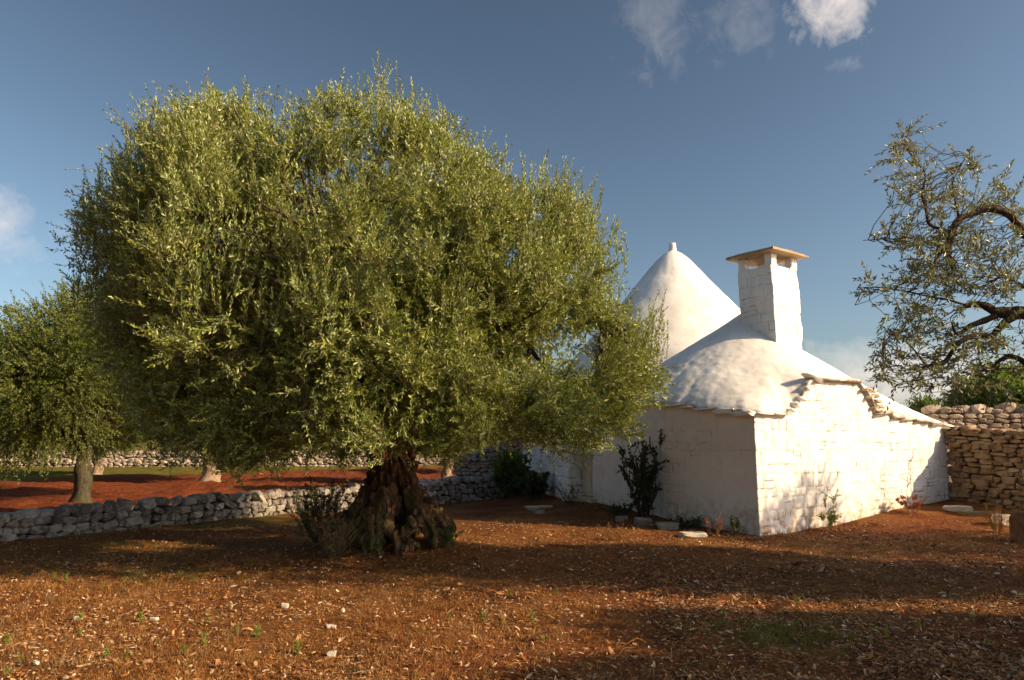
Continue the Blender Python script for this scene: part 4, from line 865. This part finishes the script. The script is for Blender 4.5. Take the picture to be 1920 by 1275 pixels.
cl = stem_plant('climbing_rose', 'woody climbing shrub with dark leaves against the shaded house wall', 'shrub', G3(1208, 960, 14.35), 1.55, .42, 16, 'dark_leaf', 'branch_bark', .085, .065, 7, K=8, r0=.016, lift=.4, lean=(0, .02), branches=5)
mb = MB()
cbp = np.array(cl.location)
for k in range(5): tube(mb, wobble_path(cbp+np.array([.04*k-.08, .02*k, -.05]), cbp+np.array([-.12+.07*k, .06, 1.2+.1*k]), 12, .1, 0, k+60), np.linspace(.035, .012, 12), 7)
mb.build('stems', M['branch_bark'], cl)
stem_plant('wall_weed', 'tall thin green weed in front of the sunlit block wall', 'weed', G3(1563, 972, 13.2), .95, .16, 3, 'weed_leaf', 'twig', .055, .024, 8, K=9, hmin=.75, r0=.005)
stem_plant('wall_weed', 'leafy low rosette at the foot of the tall green weed by the wall', 'weed', G3(1553, 972, 13.15), .40, .2, 6, 'weed_leaf', 'twig', .075, .035, 18, K=6, r0=.004)
stem_plant('wall_weed', 'slender red-stemmed weed with pinkish leaves by the wall end', 'weed', G3(1712, 950, 14.6), 1.05, .05, 2, 'dry_shrub', 'red_leaf', .04, .014, 9, K=9, hmin=.9, r0=.006)
stem_plant('wall_weed', 'low tuft of pinkish red leaves around the slender weed', 'weed', G3(1710, 950, 14.5), .38, .3, 10, 'red_leaf', 'red_leaf', .07, .032, 10, K=6, r0=.004)
stem_plant('corner_weed', 'dark curled weed beside the house corner', 'weed', G3(1378, 990, 12.35), .34, .1, 5, 'dark_leaf', 'twig', .06, .03, 12, K=7)
stem_plant('corner_weed', 'reddish dry sprigs growing left of the house corner', 'weed', G3(1340, 1000, 12.2), .34, .16, 8, 'red_leaf', 'straw', .035, .012, 13, K=6)
stem_plant('entrance_weed', 'dry brown weeds on the left side of the doorway', 'weed', G3(1068, 936, 16.2), .42, .3, 12, 'red_leaf', 'branch_bark', .035, .016, 14, K=6)
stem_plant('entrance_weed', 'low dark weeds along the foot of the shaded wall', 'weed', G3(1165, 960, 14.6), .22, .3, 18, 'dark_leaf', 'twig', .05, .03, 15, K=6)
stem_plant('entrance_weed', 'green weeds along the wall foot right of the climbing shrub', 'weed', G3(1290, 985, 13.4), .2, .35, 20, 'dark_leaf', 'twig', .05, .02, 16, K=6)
stem_plant('dry_weed', 'dry rusty weeds standing between the big tree and the house', 'weed', G3(1150, 1012, 11.7), .25, .35, 30, 'dry_shrub', 'straw', .025, .006, 17, K=6, r0=.003)
stem_plant('dry_weed', 'dry grey weed clump in front of the brown wall', 'weed', G3(1868, 975, 12.6), .45, .35, 34, 'dry_shrub', 'straw', .03, .007, 19, K=7, r0=.003)
# small bright weeds scattered in the foreground
wp = stem_plant('small_weed', 'small yellow-green weed sprouting from the litter in the foreground', 'weed', (0, 6, 0), .17, .05, 5, 'weed_leaf', 'weed_leaf', .034, .013, 20, K=6, group='small foreground weeds', r0=.002)
spots = [(150, 1170), (152, 1195), (12, 1210), (35, 1240), (15, 1265), (265, 1165), (440, 1190), (480, 1200), (385, 1215), (345, 1235), (235, 1235), (390, 1170), (560, 1225), (940, 1170), (905, 1165), (1000, 1165), (1045, 1115), (955, 1120), (1018, 1205), (1500, 1130), (1660, 1200), (1720, 1180), (1855, 1215), (1360, 1155), (1825, 1165), (840, 1165), (200, 1230), (125, 1090), (100, 1085)]
for i, (px, py) in enumerate(spots):
    d = Vector((0, 0, 0)); a = at(px, py, 1.0); sl2 = (EYE-a[2]); Yg = EYE/sl2; p = at(px, py, Yg); loc_ = (p[0], Yg, float(gh(p[0], Yg)))
    c = wp if i == 0 else copy_tree(wp, loc_, i*1.7, random.uniform(.35, .75))
    if i == 0: wp.location = loc_; wp.scale = (.6, .6, .6)
# ------------------------------------------------------------------ LOOSE STONES AND BITS
def loose(name, label, px, py, Y, size, m_='pale_stone', rot=0., lift=.3, tilt=0.):
    b = G3(px, py, Y); mb = MB(); rock(mb, (b[0], b[1], b[2]+size[2]*lift), size, rot, 3, tilt=tilt, boxy=.66, r=random.Random(int(px*7+py))); o = mb.build(name, M[m_]); return tag(o, label, 'stone')
loose('stone', 'flat pale stone lying near the house corner in shade', 1300, 1002, 12.2, (.44, .22, .08), 'pale_stone', .15)
loose('stone', 'rounded grey stone at the foot of the climbing shrub', 1205, 972, 13.7, (.30, .25, .15), 'field_stone', .3)
loose('stone', 'grey stone between the climbing shrub and the house corner', 1252, 983, 13.25, (.38, .25, .14), 'field_stone', -.3)
loose('stone', 'small stone against the shaded wall left of the climber', 1165, 966, 14.0, (.22, .16, .11), 'field_stone')
loose('stone', 'long flat stone slab beside the doorway step', 1012, 944, 15.9, (.6, .25, .08), 'pale_stone', .2)
loose('stone', 'small grey stone in front of the doorway slab', 1010, 955, 15.1, (.22, .16, .08), 'field_stone')
loose('stone', 'white oblong stone lying at the foot of the brown wall', 1795, 940, 14.7, (.48, .14, .11), 'pale_stone', -.35, .5)
loose('stone', 'long narrow stone trailing from the white oblong one', 1835, 948, 14.3, (.6, .15, .09), 'warm_stone', -.4, .3)
loose('stone', 'white block at the right edge beside the dark pier', 1885, 958, 13.4, (.42, .22, .20), 'pale_stone', .1, .4)
loose('stone', 'white pebble on the red litter left of centre', 535, 1128, 7.1, (.06, .05, .045))
loose('stone', 'pale flat stone in the lower left foreground', 622, 1166, 6.35, (.075, .05, .03))
loose('stone', 'pale stone in the foreground below the flat one', 622, 1218, 5.6, (.06, .05, .035))
loose('stone', 'small pale stone near the left foreground weeds', 147, 1153, 6.6, (.07, .05, .04))
loose('stone', 'pale stone on the litter below the big trunk', 290, 1149, 6.7, (.07, .05, .035))
mb = MB(); b = G3(1925, 1000, 11.6); rock(mb, (b[0]+.12, b[1], b[2]+.16), (.5, .45, .62), .1, 3, r=random.Random(3), boxy=.9); tag(mb.build('stone_pier', M['rusty_pier']), 'dark brown square stone block cut by the right edge', 'stone block')

# ------------------------------------------------------------------ GROUND COVER
def ground_pts(n, xr_, yr_, dens=None, bias=1.0):
    """random points; more where the camera sees them larger"""
    x = rng.uniform(-1, 1, n*3); t = rng.random(n*3)**bias; y = yr_[0]+(yr_[1]-yr_[0])*t; x = x*np.minimum(.80*y+.6, 30)
    k = (x > xr_[0]) & (x < xr_[1]) & (wall_side(x, y) < -.25)
    ra = (x-C0[0])*U[0]+(y-C0[1])*U[1]; rb = (x-C0[0])*Vv[0]+(y-C0[1])*Vv[1]; k &= ~((ra > -.05) & (rb > -.05))
    if dens is not None: k &= rng.random(n*3) < dens(x, y)
    return x[k][:n], y[k][:n]
rightd = lambda x, y: .34+.66*sst(-.7, 1.6, x-.15*(y-6)+.9*vn(x*.8, y*.8, 0, 61))
def patchy(x, y): return np.clip(rightd(x, y)*(.25+.65*sst(-.35, .35, fbm(x*1.1, y*1.1, 0, 3, 62))), 0, 1)
x, y = ground_pts(95000, (-12, 14), (4.6, 14), patchy, 1.35); n = len(x)
z = gh(x, y, True)+rng.uniform(.002, .018, n); Dv = np.stack([rng.normal(size=n), rng.normal(size=n), rng.normal(size=n)*.28], -1)
L = rng.lognormal(-3.55, .42, n); lbm = MB()
Dn = nrm(Dv); upv = nrm(np.stack([rng.normal(size=n)*.35, rng.normal(size=n)*.35, np.ones(n)], -1)); sd_ = nrm(np.cross(Dn, upv)); W = L*rng.uniform(.18, .45, n)
P = np.stack([x, y, z], -1); nn = np.cross(sd_, Dn); hL = (L*.5)[:, None]; hW = (W*.5)[:, None]; cur = nn*(L*rng.uniform(-.1, .14, n))[:, None]
V = np.stack([P-Dn*hL-sd_*hW*.6, P-sd_*hW+cur, P+Dn*hL-sd_*hW*.3, P+Dn*hL+sd_*hW*.4, P+sd_*hW+cur, P-Dn*hL+sd_*hW*.5], 1)
b6 = np.arange(n)[:, None]*6; lbm.add(V, np.concatenate([b6+np.array([[0, 1, 4, 5]]), b6+np.array([[1, 2, 3, 4]])]))
tag(lbm.build('leaf_litter', M['chips']), 'dead leaves and wood chips covering the ground', 'litter', None, 'stuff')
# fallen twigs
x, y = ground_pts(1500, (-12, 14), (4.6, 13), rightd, 1.4); mb = MB()
for a, b in zip(x, y):
    l = random.lognormvariate(-2.2, .5); t = random.random()*6.28; e = (a+math.cos(t)*l, b+math.sin(t)*l); tube(mb, wobble_path((a, b, float(gh(a, b))+.012), (*e, float(gh(*e))+random.uniform(.005, .04)), 4, .15, 0, int(a*100) % 90), [.003, .003, .0025, .0015], 4)
tag(mb.build('fallen_twigs', M['straw']), 'thin fallen twigs scattered over the litter', 'twigs', None, 'stuff')
# pebbles
pd = lambda x, y: .12+.88*sst(.0, .5, fbm(x*.9+7, y*1.3, 0, 3, 63))
x, y = ground_pts(6500, (-12, 14), (4.6, 14), pd, 1.35); D_, F_ = ICO[1]; n = len(x); sz = np.minimum(rng.lognormal(-4.75, .45, n), .032)
Vp = D_[None]*(1+.25*rng.normal(size=(n, len(D_), 1)).clip(-1, 1))*sz[:, None, None]*np.stack([rng.uniform(.7, 1.4, n), rng.uniform(.7, 1.3, n), rng.uniform(.4, .8, n)], -1)[:, None]
Vp = Vp+np.stack([x, y, gh(x, y, True)+sz*.3], -1)[:, None]; mb = MB(); mb.add(Vp, (np.arange(n)[:, None, None]*len(D_)+F_[None]).reshape(-1, 3))
tag(mb.build('pebbles', M['pebble']), 'small pale pebbles on the soil', 'pebbles', None, 'stuff')
# dry and green grass blades
def blades(name, mater, n, hgt, dens, label, cat, width=.0028, yr_=(4.6, 14), xr_=(-12, 14), tufts=9, tr=.05, bias=1.3, lean=.5):
    if xr_[0] > -12 or xr_[1] < 14:
        m_ = n//tufts*3; x = rng.uniform(*xr_, m_); y = rng.uniform(*yr_, m_); k = rng.random(m_) < dens(x, y); x, y = x[k], y[k]
    else: x, y = ground_pts(n//tufts, xr_, yr_, dens, bias)
    x = np.repeat(x, tufts)+rng.normal(size=len(x)*tufts)*tr; y = np.repeat(y, tufts)+rng.normal(size=len(y)*tufts)*tr; n = len(x)
    h = hgt*rng.lognormal(0, .4, n); d = rng.normal(size=(n, 2))*lean; z = gh(x, y, True)-.004; P = np.stack([x, y, z], -1); a = rng.random(n)*6.28; s_ = np.stack([np.cos(a), np.sin(a), 0*a], -1)*(width*.5)*rng.uniform(.6, 1.6, n)[:, None]
    m1 = P+np.stack([d[:, 0]*h*.35, d[:, 1]*h*.35, h*.6], -1); tp_ = P+np.stack([d[:, 0]*h, d[:, 1]*h, h*rng.uniform(.7, 1.05, n)], -1)
    V = np.stack([P-s_, P+s_, m1+s_*.8, m1-s_*.8, tp_], 1); b = np.arange(n)[:, None]*5
    me = MB(); me.add(V, b+np.array([[0, 1, 2, 3]])); me.f.append(b+np.array([[3, 2, 4]])); return tag(me.build(name, M[mater]), label, cat, None, 'stuff')
leftd = lambda x, y: (1-.75*sst(-.3, 1.8, x-.15*(y-6)+.7*vn(x*.8, y*.8, 0, 61)))*(.25+.75*sst(-.3, .3, fbm(x*.9+3, y*.9, 0, 3, 64)))
blades('dry_grass', 'straw', 120000, .028, leftd, 'short dry reddish grass and moss over the soil', 'dry grass', tufts=12, tr=.03, lean=.8)
blades('dry_grass', 'dry_shrub', 9000, .07, lambda x, y: sst(.1, .5, fbm(x*1.3, y*1.3, 0, 2, 65))*.8, 'sparse taller straw tufts over the soil', 'dry grass', tufts=14, tr=.04, lean=.5)
def foot(x, y):
    ra = (x-C0[0])*U[0]+(y-C0[1])*U[1]; rb = (x-C0[0])*Vv[0]+(y-C0[1])*Vv[1]; n_ = sst(-.3, .4, vn(x*2.2, y*2.2, 0, 67))
    return np.clip(((rb < 0)&(ra > 0)&(ra < 7))*np.exp(rb*5)+((ra < 0)&(rb > 0)&(rb < 5))*np.exp(ra*4), 0, 1)*n_+.8*np.exp(-((wall_side(x, y)+.5)/.35)**2)*n_
blades('foot_grass', 'dry_shrub', 26000, .075, foot, 'dry grass and weeds along the foot of the walls', 'dry grass', tufts=8, tr=.04, lean=.45, xr_=(-11.9, 13.9), yr_=(9, 19))
blades('foot_grass', 'grass', 9000, .06, foot, 'green grass along the foot of the walls', 'grass', tufts=10, tr=.035, lean=.5, width=.004, xr_=(-11.9, 10.9), yr_=(9, 18))
def spot(cx, cy, rx, ry): return lambda x, y: np.exp(-(((x-cx)/rx)**2+((y-cy)/ry)**2)*1.5)*(.4+.6*sst(-.2, .3, vn(x*4, y*4, 0, 66)))
gs = [(spot(2.25, 6.1, .55, .35), 9000, .05), (spot(-4.1, 8.9, .8, .6), 5200, .055), (spot(-7.3, 9.6, 2.4, 1.1), 5500, .045)]
for i, (fn, n, h) in enumerate(gs):
    blades('green_grass', 'grass', n*1, h, fn, ['low green patch in the shaded right foreground', 'green tuft of grass in the shade left of the trunk', 'thin green grass below the low field wall'][i], 'grass', tufts=10, tr=.04, width=.004, bias=1.0,
           xr_=[(1.2, 3.3), (-6, -2.5), (-11.9, -4)][i], yr_=[(5.2, 7.1), (7.6, 10.4), (7.4, 12.4)][i])
blades('yellow_grass', 'straw', 2500, .06, spot(-4.9, 8.1, 1.3, .25), 'pale dry grass strip at the edge of the tree shade', 'dry grass', tufts=12, xr_=(-7, -2.5), yr_=(7.5, 8.8), bias=1.0)
print('objects', len(bpy.data.objects), 'faces', sum(len(m.polygons) for m in bpy.data.meshes))
